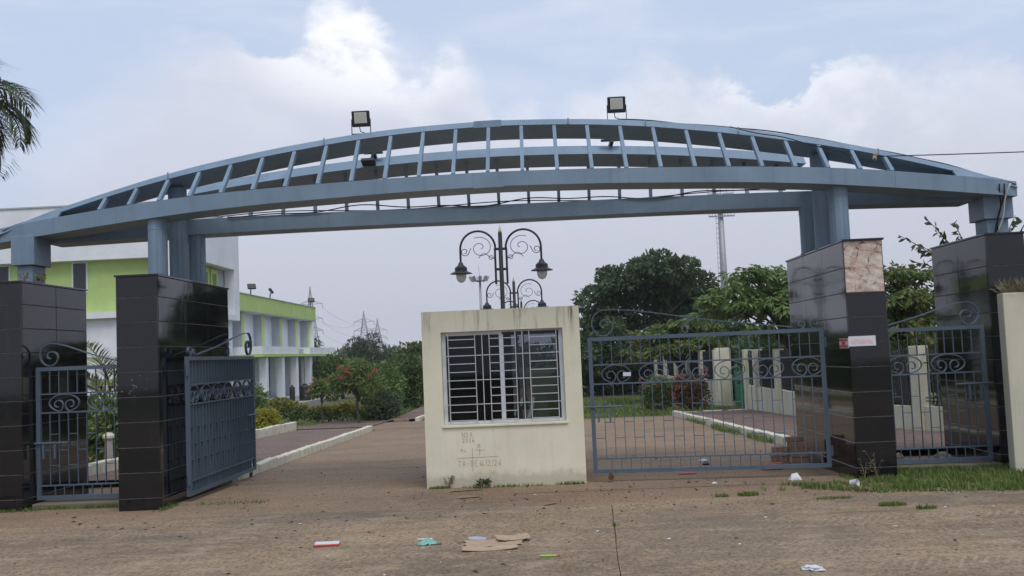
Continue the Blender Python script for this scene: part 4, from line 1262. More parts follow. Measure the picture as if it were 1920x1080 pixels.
for dxx, lab, mt in ((0, 'dark cable hanging from the arch tip to the granite pillar', 'rubber'), (.10, 'pale cable hanging from the arch tip to the granite pillar', 'white_metal'), (-.05, 'thin dark cable twisted beside the hanging pair', 'rubber')):
    pp = [(6.06 + dxx * (1 - f) * .8 + .02 * math.sin(f * 7 + dxx * 30), 12.80 + .3 * f, 3.62 - .62 * f) for f in np.linspace(0, 1, 14)]
    cable('hanging_cable', pp, .010, lab, 'cables hanging at the arch tip', mt)

# ================================================================== FAR MASTS AND PYLONS
def pylon(x, y, z0, ztop, arms, aw, wb, label, r):
    rt = thing('power_pylon', label, 'pylon', (x, y, z0), 'lattice power pylons on the horizon')
    mb = MB(); n = 11; zs = [z0 + (ztop - z0) * (1 - (1 - i / n) ** 1.25) for i in range(n + 1)]
    def hw(z):
        f = (z - z0) / (ztop - z0)
        return wb * (1 - f) ** 1.2 / 2 + .05 + .35 * min(1, (1 - f) * 3) * aw * .16
    crn = lambda z: [(x - hw(z), y - hw(z), z), (x + hw(z), y - hw(z), z), (x + hw(z), y + hw(z), z), (x - hw(z), y + hw(z), z)]
    for i in range(n):
        a, b = crn(zs[i]), crn(zs[i + 1])
        for j in range(4):
            k = (j + 1) % 4
            mb.beam(a[j], b[j], r); mb.beam(a[j], b[k], r * .6); mb.beam(a[k], b[j], r * .6); mb.beam(b[j], b[k], r * .6)
    mb.build('lattice', 'pylon_steel', rt)
    for z in arms:
        mb = MB()
        for s in (-1, 1):
            tip = (x + s * aw, y, z); h_ = hw(z)
            for yy in (-h_, h_):
                mb.beam((x + s * h_, y + yy, z), tip, r * .7); mb.beam((x + s * h_, y + yy, z + aw * .28), tip, r * .7)
            mb.beam((x + s * (h_ + aw) / 2, y, z), (x + s * (h_ + aw) / 2, y, z + aw * .14), r * .6)
            mb.beam(tip, (tip[0], tip[1], z - aw * .35), r * .8)
        mb.build('crossarm', 'pylon_steel', rt)
    return rt
pylon(-70.0, 300, -2, 25.0, (19.6, 15.0, 11.4, 7.6), 3.7, 5.5, 'nearest lattice pylon rising behind the end of the veranda', .17)
pylon(-75.2, 420, -2, 22.9, (18.2, 14.4, 11.0), 4.4, 7.0, 'middle lattice pylon above the rounded grey green tree', .20)
pylon(-86.0, 520, -2, 23.8, (17.4, 13.4, 9.8, 6.2), 5.0, 8.0, 'farthest lattice pylon beside the middle one', .23)
for k, (z, s) in enumerate(((18.3, 1), (13.7, 1), (10.1, 1), (18.3, -1))):
    a = (-70 + s * 3.7, 300, z); b = (-75.2 + s * 4.4, 420, max(8, z - 1.5) if k < 3 else 16.6)
    pp = [tuple(a[i] + (b[i] - a[i]) * f - (0, 0, 1)[i] * 6 * f * (1 - f) * 4 * .42 for i in range(3)) for f in np.linspace(0, 1, 18)]
    MB().tube(pp, .035, 5).build('power_line', 'pylon_steel', None, label=['highest sagging power line of the nearest pylon', 'second sagging power line of the nearest pylon', 'lowest sagging power line of the nearest pylon', 'power line on the building side of the nearest pylon'][k], cat='power line', group='power lines between the pylons')
# high mast with ring of lamps
rt = thing('high_mast', 'slim grey high mast with a crown of lamps, beside the first lantern', 'mast light', (-7.1, 120, -.6))
MB().lathe([(.26, 0), (.12, 12.0)], (-7.1, 120, -.6), 10).build('mast', 'galvanised', rt, smooth=True)
MB().lathe([(.75, 0), (.80, .05), (.75, .10)], (-7.2, 120, 10.75), 16).build('ring', 'galvanised', rt)
MB().beam((-7.15, 120, 11.3), (-7.2, 120, 12.6), .05).build('spike', 'galvanised', rt)
for k in range(8):
    a = k * PI / 4 + .2
    me, _ = MB().box(-.18, .18, -.10, .10, -.32, .32).mesh('lamp', 'galvanised', False)
    link('lamp', me, (-7.2 + math.cos(a) * .98, 120 + math.sin(a) * .98, 11.05), rt, rot=(R(25) * -math.sin(a), R(28) * math.cos(a), 0))
# stadium floodlight tower
rt = thing('stadium_mast', 'tall stadium floodlight mast with a caged lamp head and ladder, behind the trees', 'floodlight tower', (24.4, 130, -.6))
MB().lathe([(.62, 0), (.34, 21.0)], (24.4, 130, -.6), 14).build('mast', 'galvanised', rt, smooth=True)
hd = MB().box(22.75, 26.15, 129.4, 129.6, 18.55, 18.72).build('platform', 'galvanised', rt)
for z in (19.1, 19.5, 21.6, 22.4):
    MB().box(22.75, 26.15, 129.45, 129.55, z, z + .09).build('rail', 'galvanised', hd)
for k in range(9):
    x = 22.8 + k * .415
    MB().box(x - .03, x + .03, 129.46, 129.54, 18.72, 22.4 if k % 2 == 0 else 20.6).build('upright', 'galvanised', hd)
for j in range(2):
    for k in range(7):
        if k == 3: continue
        me, _ = MB().box(-.16, .16, -.12, .12, -.16, .16).mesh('lamp', 'plastic_grey', False)
        link('lamp', me, (23.1 + k * .45, 129.3, 19.2 + j * 2.2), rt, rot=(R(20), 0, 0))
ld = MB()
for s in (-.22, .22): ld.beam((23.75 + s, 129.5, 3), (23.9 + s, 129.5, 18.9), .05)
for k in range(24): ld.beam((23.53 + .15 * k / 24, 129.5, 3.4 + k * .65), (23.97 + .15 * k / 24, 129.5, 3.4 + k * .65), .07)
ld.build('ladder', 'galvanised', rt)

# ================================================================== VEGETATION
def leaves_mesh(name, pts, dirs, size, aspect, mat, droop=.0, jitter=.6, extra=None):
    """one small folded leaf at every point; pts (n,3), dirs (n,3) the way the leaf points"""
    n = len(pts); D = dirs / np.maximum(1e-6, np.linalg.norm(dirs, axis=1, keepdims=True))
    D = D + RS.normal(0, jitter, (n, 3)); D[:, 2] -= droop
    D /= np.maximum(1e-6, np.linalg.norm(D, axis=1, keepdims=True))
    A = RS.normal(0, 1, (n, 3)); W = np.cross(D, A); W /= np.maximum(1e-6, np.linalg.norm(W, axis=1, keepdims=True))
    N = np.cross(W, D)
    L = size * RS.uniform(.6, 1.35, (n, 1)); w = L * aspect
    p0 = pts; p1 = pts + D * L * .5 + W * w * .5 + N * L * .06; p2 = pts + D * L - N * L * .12; p3 = pts + D * L * .5 - W * w * .5 + N * L * .06
    V = np.stack([p0, p1, p2, p3], 1).reshape(-1, 3)
    F = (np.arange(n)[:, None] * 4 + np.array([[0, 1, 2, 3]])).tolist()
    me = bpy.data.meshes.new(name); me.from_pydata(V.tolist(), [], F); me.update()
    me.materials.append(MATS[mat])
    return me

def crown_points(lobes, n, shell=.75):
    """points on and in irregular lobes: (cx,cy,cz,rx,ry,rz)"""
    vol = np.array([l[3] * l[4] * l[5] for l in lobes]) ** .75; vol /= vol.sum()
    P_, D_ = [], []
    for l, k in zip(lobes, RS.multinomial(n, vol)):
        d = RS.normal(0, 1, (k, 3)); d /= np.linalg.norm(d, axis=1, keepdims=True)
        r = shell + (1 - shell) * RS.uniform(0, 1, (k, 1)) ** .5
        inner = RS.uniform(0, 1, (k, 1)) < .22
        r = np.where(inner, RS.uniform(.3, .9, (k, 1)), r)
        ph = RS.uniform(0, 6.28, 3)
        wob = 1 + .16 * np.sin(d[:, :1] * 5 + ph[0]) * np.sin(d[:, 1:2] * 5 + ph[1]) + .10 * np.sin(d[:, 2:3] * 9 + ph[2])
        P_.append(np.array(l[:3]) + d * r * wob * np.array(l[3:])); D_.append(d)
    return np.concatenate(P_), np.concatenate(D_)

def lobes_for(c, r, n, lr, flat=1.0, seed=None, low=-.5):
    """scatter n lobes of radius about lr*r over an ellipsoid c, r"""
    rs = np.random.RandomState(seed if seed is not None else RS.randint(9999)); out = []
    for i in range(n):
        d = rs.normal(0, 1, 3); d /= np.linalg.norm(d)
        if d[2] < low: d[2] = -d[2] * .5
        f = rs.uniform(.45, .85); s = lr * rs.uniform(.7, 1.3)
        out.append((c[0] + d[0] * r[0] * f, c[1] + d[1] * r[1] * f, c[2] + d[2] * r[2] * f, r[0] * s, r[1] * s, r[2] * s * flat))
    return out

def limbs(mb, base, tips, r0, seg=6, wig=.08):
    for tp in tips:
        a = Vector(base); b = Vector(tp); pts = []
        L = (b - a).length
        for i in range(seg + 1):
            f = i / seg
            p = a.lerp(b, f); p += Vector((random.uniform(-1, 1), random.uniform(-1, 1), 0)) * wig * L * math.sin(f * PI) * .6
            p.z += .18 * L * math.sin(f * PI) * .5
            pts.append(p)
        mb.tube(pts, [r0 * (1 - .85 * i / seg) for i in range(seg + 1)], 6)

def tree(name, label, cat, base, trunk_h, r0, lobes, n, size, aspect, mat, group=None, droop=.15, flowers=None, bark='bark', shell=.75, nl=8, lean=(0, 0)):
    rt = thing(name, label, cat, base, group)
    x, y, z = base
    top = (x + lean[0], y + lean[1], z + trunk_h)
    mb = MB(); pts = [(x + (top[0] - x) * f + .03 * math.sin(f * 7), y + (top[1] - y) * f, z - .1 + (trunk_h + .1) * f) for f in np.linspace(0, 1, 7)]
    mb.tube(pts, [r0 * (1.25 - .5 * f) for f in np.linspace(0, 1, 7)], 8)
    lb = sorted(lobes, key=lambda l: -l[3])[:nl]
    limbs(mb, (top[0], top[1], top[2] - .04 * trunk_h), [l[:3] for l in lb], r0 * .55)
    mb.build('trunk', bark, rt, smooth=True)
    P_, D_ = crown_points(lobes, n, shell)
    me = leaves_mesh('crown', P_, D_, size, aspect, mat, droop)
    link('crown', me, (0, 0, 0), rt)
    if flowers:
        nf, fs = flowers[0], flowers[1]
        for (fx, fy, fz) in flowers[2]:
            k = 40
            d = RS.normal(0, 1, (k, 3)); d /= np.linalg.norm(d, axis=1, keepdims=True)
            me = leaves_mesh('flower_head', d * fs * .45 * RS.uniform(.3, 1, (k, 1)), d, fs * .45, .8, 'flower_red', 0, .3)
            link('flower_head', me, (fx, fy, fz), rt)
    return rt

def bush(name, label, cat, c, r, n, size, aspect, mat, group=None, nl=9, lr=.5, seed=1, stems=True, droop=0.0, flowers=None):
    zg = gz(c[1])
    lobes = lobes_for(c, r, nl, lr, 1.0, seed, -.9)
    rt = thing(name, label, cat, (c[0], c[1], zg), group)
    P_, D_ = crown_points(lobes, n, .6)
    keep = P_[:, 2] > zg + .02
    link('foliage', leaves_mesh('foliage', P_[keep], D_[keep], size, aspect, mat, droop), (0, 0, 0), rt)
    mb = MB()
    limbs(mb, (c[0], c[1], zg - .05), [l[:3] for l in lobes[:6]], max(.012, .03 * r[0]))
    mb.build('stems', 'bark', rt, smooth=True)
    if flowers:
        for (fx, fy, fz, fs) in flowers:
            k = 36; d = RS.normal(0, 1, (k, 3)); d /= np.linalg.norm(d, axis=1, keepdims=True)
            me = leaves_mesh('flower_head', d * fs * .45 * RS.uniform(.3, 1, (k, 1)), d, fs * .45, .8, 'flower_red', 0, .3)
            link('flower_head', me, (fx, fy, fz), rt)
    return rt

# --- big dark tree behind the right carriageway
lb = []
for (dx_, dz, s) in ((-2.2, 2.2, .95), (-1.1, 3.6, 1.05), (.3, 4.1, 1.2), (1.5, 3.6, 1.1), (2.6, 2.6, 1.0), (-2.9, 1.0, .9), (-1.4, 1.9, 1.1), (.2, 2.6, 1.2), (1.6, 2.1, 1.1), (2.9, 1.2, .95),
                     (-2.4, -.3, .9), (-.8, .5, 1.0), (.9, .6, 1.0), (2.3, .1, .9), (-3.2, .2, .7), (.2, 4.9, .7), (-1.7, 4.4, .55), (2.2, 4.1, .6), (3.4, 2.0, .6), (2.5, 3.7, .95), (1.6, 4.5, .85), (-1.2, 4.3, .9), (-2.4, 3.3, .95), (.7, 4.9, .8), (3.3, 2.9, .9), (3.5, 1.6, .85), (-3.3, 1.7, .8)):
    lb.append((5.3 + dx_, 50 + RS.uniform(-2.0, 2.0), 1.0 + dz, s * .98, s * 1.05, s * .66))
    for _k in range(2): lb.append((5.3 + dx_ + RS.uniform(-.7, .7), 50 + RS.uniform(-2.0, 2.0), 1.0 + dz + RS.uniform(-.5, .5), s * .45, s * .5, s * .26))
tree('shade_tree', 'broad dark green shade tree right of the booth, gaps of sky in its crown', 'tree', (5.3, 50, gz(50)), 2.0, .26, lb, 27000, .27, .52, 'leaf_dark', 'trees inside the campus', flowers=None, nl=16)
# dark undergrowth below and beside it
bush('shrub', 'dark shrub mass under the broad shade tree, beside the booth', 'shrub', (2.9, 51, .3), (1.7, 1.2, 1.2), 5200, .20, .5, 'leaf_dark', 'shrubs under the big tree', 12, .5, 21)
bush('shrub', 'dark leafy shrub in the middle below the shade tree', 'shrub', (4.9, 54, .35), (1.7, 1.2, 1.3), 5200, .20, .5, 'leaf_dark', 'shrubs under the big tree', 12, .5, 22)
bush('shrub', 'dark shrub under the shade tree toward the far cream fence', 'shrub', (7.8, 55, .5), (2.0, 1.3, 1.6), 5200, .20, .5, 'leaf_dark', 'shrubs under the big tree', 12, .5, 23)
# --- loose large leaved tree over the fence
def big_leaf_tree(name, label, base, h_, branches, group, n=46, ls=.27, mat='leaf_light'):
    rt = thing(name, label, 'tree', base, group)
    mb = MB(); x, y, z = base
    mb.tube([(x, y, z - .1), (x + .05, y, z + h_ * .5), (x, y, z + h_)], [.11, .09, .07], 8)
    LP, LD = [], []
    for br in branches:
        P0 = Vector((x, y, z + h_ * .85)); P2 = Vector(br); P1 = (P0 + P2) / 2 + Vector((0, 0, .45 * (P2 - P0).length))
        pts = [P0 * (1 - f) ** 2 + P1 * 2 * f * (1 - f) + P2 * f * f for f in np.linspace(0, 1, 14)]
        mb.tube(pts, [.045 * (1 - .85 * f) for f in np.linspace(0, 1, 14)], 5)
        L = (P2 - P0).length
        for k in range(int(n * max(.6, L / 1.6))):
            f = random.uniform(.25, 1.0) ** .7; i = min(12, int(f * 13)); p = pts[i].lerp(pts[i + 1], f * 13 - i)
            a = random.uniform(0, 2 * PI)
            sd = Vector((math.cos(a), math.sin(a), random.uniform(-.5, .4)))
            q_ = p + sd * random.uniform(.02, .34)
            for m_ in range(4):
                LP.append(q_ + Vector((random.uniform(-.09, .09), random.uniform(-.09, .09), random.uniform(-.07, .07)))); LD.append(sd + Vector((0, 0, -.35)))
    mb.build('trunk', 'bark', rt, smooth=True)
    link('crown', leaves_mesh('crown', np.array([tuple(v) for v in LP]), np.array([tuple(v) for v in LD]), ls, .38, mat, .25, .35), (0, 0, 0), rt)
    return rt
br = [(4.55, 27.6, 2.95), (4.25, 28.2, 2.45), (5.05, 27, 3.25), (5.5, 28, 3.65), (5.9, 27.2, 3.75), (6.5, 28, 3.8), (7.0, 27.3, 3.5), (7.3, 28.6, 3.3), (5.4, 27.0, 2.75), (6.2, 26.8, 2.9),
      (6.7, 26.6, 2.6), (7.1, 27.6, 2.2), (6.4, 27.6, 2.0), (5.7, 27.2, 2.05), (7.6, 28.8, 2.8), (5.0, 28.4, 1.9), (8.0, 28, 3.2), (6.0, 28.8, 3.2), (7.4, 26.8, 1.7), (6.9, 27, 3.1)]
big_leaf_tree('fruit_tree', 'loose pale green tree with drooping leaves reaching over the cream fence', (7.0, 27.8, gz(27.8)), 2.1, br, 'trees inside the campus', 58, .21, 'leaf_bush')
br = [(3.6, 40.5, 1.7), (4.3, 39.6, 2.2), (4.9, 40, 2.6), (5.6, 39.5, 2.7), (6.3, 40, 2.8), (5.0, 39, 1.6), (5.8, 39, 1.7), (6.6, 39.4, 1.9), (4.2, 39.4, 1.4), (7.2, 40, 2.5), (3.9, 40.6, 2.3), (7.4, 39.6, 1.7)]
big_leaf_tree('fruit_tree', 'low pale green tree spreading in front of the dark shade tree', (5.7, 41.0, gz(41)), 1.6, br, 'trees inside the campus', 60, .25, 'leaf_light')
br = [(6.9, 21, 2.75), (7.1, 21.5, 3.0), (7.5, 21, 3.15), (7.9, 21.5, 3.2), (8.3, 21, 3.1), (7.2, 20.6, 2.5), (7.7, 20.5, 2.6), (8.1, 20.6, 2.5), (6.9, 21, 2.0), (7.4, 20.4, 1.9), (7.9, 20.4, 1.8), (8.6, 21, 2.1), (7.0, 20.6, 1.5), (7.6, 20.4, 1.4), (8.2, 20.6, 1.4), (8.8, 21, 2.6), (6.8, 21.4, 2.4), (7.4, 21, 2.2), (7.8, 21, 2.2), (7.2, 21, 1.2)]
big_leaf_tree('fruit_tree', 'yellowish leafy tree seen between the two right pillars above the fence', (7.8, 21.8, gz(21.8)), 1.7, br, 'trees inside the campus', 60, .17, 'leaf_light')
bush('shrub', 'dark green thicket behind the near fence between the right pillars', 'shrub', (8.6, 24.5, .8), (2.2, 1.2, 1.7), 6500, .19, .5, 'leaf_dark', 'shrubs behind the cream fence', 14, .45, 31)
bush('shrub', 'dark thicket behind the middle fence panels', 'shrub', (7.9, 32.5, .8), (1.4, 3.6, 1.6), 7500, .20, .5, 'leaf_dark', 'shrubs behind the cream fence', 16, .45, 32)
bush('shrub', 'dark hedge mass beyond the far cream fence', 'shrub', (8.3, 44, .9), (2.0, 4.5, 1.8), 8000, .24, .5, 'leaf_dark', 'shrubs behind the cream fence', 16, .45, 33)
# --- bare twigs by the outer right pillar
def twig_tree(name, label, base, tips, n, ls):
    rt = thing(name, label, 'tree', base); mb = MB(); x, y, z = base; LP, LD = [], []
    mb.tube([(x, y, z - .1), (x + .03, y, z + 1.2), (x, y, z + 2.5)], [.07, .06, .04], 7)
    for tp in tips:
        P0 = Vector((x, y, z + 2.3)); P2 = Vector(tp); P1 = (P0 + P2) / 2 + Vector((0, 0, .25))
        pts = [P0 * (1 - f) ** 2 + P1 * 2 * f * (1 - f) + P2 * f * f for f in np.linspace(0, 1, 12)]
        mb.tube(pts, [.022 * (1 - .8 * f) for f in np.linspace(0, 1, 12)], 5)
        for k in range(n):
            f = .35 + .65 * (k + .5) / n; i = min(10, int(f * 11)); p = pts[i].lerp(pts[i + 1], f * 11 - i)
            t = (pts[i + 1] - pts[i]).normalized(); s = 1 if k % 2 else -1
            for _ in range(2):
                LP.append(p); LD.append(t * .6 + Vector((0, s * .4, random.uniform(-.9, .4))))
    mb.build('trunk', 'bark', rt, smooth=True)
    link('crown', leaves_mesh('crown', np.array([tuple(v) for v in LP]), np.array([tuple(v) for v in LD]), ls, .42, 'leaf_dark', .25, .3), (0, 0, 0), rt)
twig_tree('twiggy_tree', 'thin twiggy tree whose sprays stick out both sides of the outer right pillar', (7.6, 17, gz(17)),
          [(6.2, 17, 3.45), (6.75, 17.1, 3.70), (6.5, 16.9, 3.25), (7.15, 17, 3.62), (6.55, 17.2, 2.98), (8.2, 17, 3.70), (8.5, 16.8, 3.85), (6.9, 17, 3.45)], 11, .15)
# --- left garden: red flowering trees, bushes, hedges
def flo(c, r, n, rs):
    out = []
    for i in range(n):
        a = rs.uniform(0, 2 * PI); e = rs.uniform(-.1, 1.2)
        out.append((c[0] + math.cos(a) * math.cos(e) * r[0], c[1] - abs(math.sin(a)) * math.cos(e) * r[1], c[2] + math.sin(e) * r[2]))
    return out
rs0 = np.random.RandomState(3)
lb = lobes_for((-6.5, 34.3, 1.0), (.84, .8, .58), 18, .42, 1, 5, -.3)
tree('flowering_tree', 'small round tree dotted with red flowers at the driveway corner', 'tree', (-6.45, 34.3, gz(34.3)), .85, .05, lb, 5200, .12, .5, 'leaf_bush', 'red flowering trees in the garden', flowers=(40, .11, flo((-6.5, 34.3, 1.02), (.86, .8, .62), 14, rs0)), nl=9)
lb = lobes_for((-7.95, 35.4, .62), (.5, .5, .46), 10, .45, 1, 6, -.4)
tree('flowering_tree', 'smaller thin red flowering tree next to the hedge and veranda', 'tree', (-7.95, 35.4, gz(35.4)), .75, .035, lb, 2000, .11, .5, 'leaf_bush', 'red flowering trees in the garden', flowers=(20, .10, flo((-7.95, 35.4, .65), (.6, .5, .5), 5, rs0)), nl=6)
bush('bush', 'dense green bush beside the red flowering tree along the far path', 'bush', (-6.15, 38.5, .42), (1.05, 1.1, 1.0), 6000, .16, .5, 'leaf_bush', 'bushes along the far path', 14, .45, 41)
bush('bush', 'tall green bush behind the far path, next to the booth edge', 'bush', (-6.2, 44.5, .6), (1.0, 1.1, 1.15), 4800, .19, .5, 'leaf_mid', 'bushes along the far path', 16, .40, 42)
bush('bush', 'small light green bush close to the booth edge by the far path', 'bush', (-5.75, 49, .15), (.7, .7, .75), 2600, .18, .5, 'leaf_light', 'bushes along the far path', 10, .45, 44)
bush('bush', 'small dark bush at the foot of the far path', 'bush', (-5.9, 36.2, .05), (.62, .5, .55), 2600, .11, .5, 'leaf_dark', 'bushes along the far path', 9, .5, 43)
lb = lobes_for((-6.3, 56, 1.25), (1.8, 2, 1.25), 14, .42, 1, 8)
tree('campus_tree', 'green tree at the booth corner beyond the bushes', 'tree', (-6.7, 56, gz(56)), 1.6, .14, lb, 6000, .22, .5, 'leaf_mid', 'trees beyond the garden')
lb = lobes_for((-15.6, 86, 2.25), (1.9, 1.8, 1.9), 18, .36, 1, 9, -.7)
tree('feathery_tree', 'rounded grey green feathery tree rising below the middle pylon', 'tree', (-15.6, 86, gz(86)), 1.8, .16, lb, 7000, .26, .30, 'leaf_grey', 'trees beyond the garden', droop=-.1)
lb = lobes_for((-16.8, 70, 1.9), (1.0, 1.0, 1.9), 10, .42, 1, 10)
tree('campus_tree', 'thin green tree at the end of the veranda below the nearest pylon', 'tree', (-16.6, 70, gz(70)), 1.6, .1, lb, 2600, .22, .5, 'leaf_mid', 'trees beyond the garden')
lb = lobes_for((-15.6, 100, 1.5), (1.6, 1.8, 1.2), 12, .42, 1, 12)
tree('campus_tree', 'small dark far tree just right of the feathery tree', 'tree', (-15.6, 100, gz(100)), 1.6, .14, lb, 3600, .3, .5, 'leaf_dark', 'trees beyond the garden')
lb = lobes_for((-9.2, 72, .95), (2.6, 2, 1.1), 14, .42, 1, 13)
tree('campus_tree', 'low spreading tree between the dark far tree and the bushes', 'tree', (-9.2, 72, gz(72)), 1.4, .14, lb, 5200, .25, .5, 'leaf_mid', 'trees beyond the garden')
lb = lobes_for((-12.2, 60, .9), (2.6, 1.6, 1.2), 14, .42, 1, 14)
tree('campus_tree', 'leafy low tree behind the red flowering tree near the veranda end', 'tree', (-12.2, 60, gz(60)), .9, .1, lb, 5200, .2, .5, 'leaf_mid', 'trees beyond the garden')
# far belt of woodland that closes the horizon
fp, fd = [], []
for k in range(230):
    x = -130 + 300 * k / 229 + RS.uniform(-2, 2); y = 165 + RS.uniform(-14, 14); rr_ = RS.uniform(1.8, 3.1)
    a, b = crown_points([(x, y, RS.uniform(.4, 1.3), rr_ * 1.2, rr_, rr_ * .9)], 110, .7); fp.append(a); fd.append(b)
link('far_woodland', leaves_mesh('far_woodland', np.concatenate(fp), np.concatenate(fd), .95, .6, 'leaf_dark', 0), (0, 0, 0), None, kind='stuff')

def hedge(label, x0, x1, y, w, h_, mat_top, n, group):
    zg = gz(y); rt = thing('hedge', label, 'hedge', ((x0 + x1) / 2, y, zg), group)
    P_ = np.stack([RS.uniform(x0, x1, n), RS.uniform(-w / 2, w / 2, n) + y, zg + h_ * RS.uniform(0.02, 1, n) ** .6], 1)
    wave = .10 * np.sin(P_[:, 0] * 2.3) + .07 * np.sin(P_[:, 0] * 5.1 + 1); P_[:, 2] += wave * (P_[:, 2] - zg) / h_
    D_ = np.stack([RS.normal(0, .5, n), -np.ones(n) * .6, np.ones(n) * .8], 1)
    hi = P_[:, 2] > zg + h_ * .66
    link('foliage', leaves_mesh('foliage', P_[~hi], D_[~hi], .13, .5, 'leaf_bush', 0), (0, 0, 0), rt)
    link('new_growth', leaves_mesh('new_growth', P_[hi], D_[hi], .12, .5, mat_top, 0), (0, 0, 0), rt)
    mb = MB()
    for i in range(int((x1 - x0) / .5)):
        x = x0 + .25 + i * .5; mb.beam((x, y, zg - .05), (x + random.uniform(-.1, .1), y, zg + h_ * .8), .03)
    mb.build('stems', 'bark', rt)
hedge('clipped yellow green hedge in front of the veranda', -13.2, -8.9, 37.0, .9, .82, 'leaf_hedge', 6500, 'hedges of the garden')
hedge('lower yellow green hedge behind the red flowering tree', -8.8, -5.7, 36.9, .8, .55, 'leaf_hedge', 4200, 'hedges of the garden')
bush('bush', 'bright yellow green rounded bush by the low kerb near the opened gate leaf', 'bush', (-8.35, 29.4, -.05), (.50, .5, .36), 2600, .09, .6, 'leaf_yellow', 'bushes by the low kerb', 8, .5, 51)
bush('bush', 'tall leafy green bush behind the opened gate leaf', 'bush', (-9.6, 31.5, .25), (.75, .6, .75), 2600, .15, .45, 'leaf_bush', 'bushes by the low kerb', 9, .5, 52)
# --- red shrubs on the right verge
fl = [(4.98 + RS.uniform(-.6, .6), 33.7 - RS.uniform(0, .3), RS.uniform(-.35, .92), RS.uniform(.07, .13)) for _ in range(24)]
bush('flowering_shrub', 'dark leaved shrub full of red flowers before the broad cream post', 'shrub', (5.0, 34.0, .22), (.62, .6, .70), 3600, .10, .5, 'leaf_maroon', 'red flowering shrubs on the verge', 10, .5, 61, flowers=fl)
fl = [(4.0 + RS.uniform(-.6, .7), 35.0 - RS.uniform(0, .3), RS.uniform(.1, .78), RS.uniform(.07, .12)) for _ in range(14)]
bush('flowering_shrub', 'lower and paler red flowering shrub nearer the booth', 'shrub', (4.05, 35.2, .12), (.78, .6, .62), 3000, .11, .5, 'leaf_mid', 'red flowering shrubs on the verge', 10, .5, 62, flowers=fl)
# --- little yellow flowering plants on the median
for k, (y, lab) in enumerate(((16.4, 'yellow leaved plant on the median just behind the booth'), (18.6, 'second yellow leaved plant on the median, beside the first lamp post'), (22.5, 'yellow leaved plant midway along the median'))):
    bush('median_plant', lab, 'plant', (-.72, y, gz(y) + .32), (.16, .3, .26), 420, .07, .5, 'leaf_yellow', 'plants on the median', 5, .5, 70 + k)
# --- areca palm and shrub behind the left wicket
def frond_set(LP, LV, LF, mb, c, az, el0, L, leaf_l, nleaf, droop, w=.03, hang=.5, stem=True):
    """one pinnate frond: rachis tube in mb, leaflets to LV/LF"""
    d = Vector((math.cos(az), math.sin(az), 0)); p = Vector(c); pts = [p.copy()]; n = 14; e = el0
    for i in range(n):
        e -= droop / n * (1 + i / n)
        p = p + (d * math.cos(e) + Vector((0, 0, math.sin(e)))) * (L / n); pts.append(p.copy())
    mb.tube(pts, [.018 * (1 - .8 * i / n) + .003 for i in range(n + 1)], 5)
    side = Vector((-d.y, d.x, 0))
    for k in range(nleaf):
        f = .16 + .84 * (k + random.random()) / nleaf; i = min(n - 1, int(f * n)); q0 = pts[i].lerp(pts[i + 1], f * n - i); t = (pts[i + 1] - pts[i]).normalized()
        ll = leaf_l * (math.sin(min(1, f * 1.02) * PI) * .75 + .3) * random.uniform(.85, 1.15)
        for s in (-1, 1):
            g_ = (t * .62 + side * s * .85 + Vector((0, 0, .12))).normalized()
            q1 = q0 + g_ * ll * .45; g2 = (g_ + Vector((0, 0, -hang * random.uniform(.6, 1.5)))).normalized(); q2 = q1 + g2 * ll * .55
            wv = g_.cross(Vector((0, 0, 1)) + t * .2).normalized() * w * .5
            o = len(LV); LV.extend([tuple(q0 - wv * .5), tuple(q0 + wv * .5), tuple(q1 + wv), tuple(q1 - wv), tuple(q2)])
            LF.append((o, o + 1, o + 2, o + 3)); LF.append((o + 3, o + 2, o + 4))
def palm(name, label, cat, base, crown, fr, leaf_mat, trunk_r, bark='palm_bark', trunk=True):
    rt = thing(name, label, cat, base)
    mb = MB(); x, y, z = base
    if trunk:
        n = 18; mb.tube([(x + (crown[0] - x) * f, y + (crown[1] - y) * f, z - .1 + (crown[2] - z + .1) * f) for f in np.linspace(0, 1, n)],
                        [trunk_r * (1.15 - .35 * f) * (1 + .05 * (i % 2)) for i, f in enumerate(np.linspace(0, 1, n))], 10)
        mb.build('trunk', bark, rt, smooth=True)
    for (c, a, e, L, ll, nl, dr, w, hg) in fr:
        m2 = MB(); LV, LF = [], []
        frond_set(None, LV, LF, m2, c, a, e, L, ll, nl, dr, w, hg)
        fo = m2.build('frond', leaf_mat, rt, smooth=True)
        me = bpy.data.meshes.new('leaflets'); me.from_pydata(LV, [], LF); me.materials.append(MATS[leaf_mat])
        link('leaflets', me, (0, 0, 0), fo)
    return rt
fr = []
for k in range(14):
    a = k * 2.39; fr.append(((-8.65 + .05 * math.cos(a), 19.6 + .05 * math.sin(a), .75 + .3 * (k % 3)), a, R(random.uniform(58, 84)), random.uniform(1.2, 1.85), .48, 26, R(random.uniform(60, 110)), .042, .25))
fr.append(((-8.6, 19.5, 1.3), R(250), R(80), 1.3, .5, 26, R(40), .036, .2))
palm('areca_palm', 'yellow green areca palm seen over the pedestrian gate, before the white wall', 'palm', (-8.65, 19.6, gz(19.6)), (-8.65, 19.6, 1.0), fr, 'leaf_areca', .06)
bush('shrub', 'broad leaved green shrub behind the pedestrian gate below the areca palm', 'shrub', (-8.15, 18.6, .66), (.62, .5, .62), 3400, .12, .55, 'leaf_bush', 'shrubs by the pedestrian gate', 9, .5, 81)
bush('shrub', 'low reddish green plants on the red soil behind the pedestrian gate', 'shrub', (-8.5, 22.5, .0), (1.1, .8, .25), 1500, .10, .5, 'leaf_hedge', 'shrubs by the pedestrian gate', 9, .5, 82)
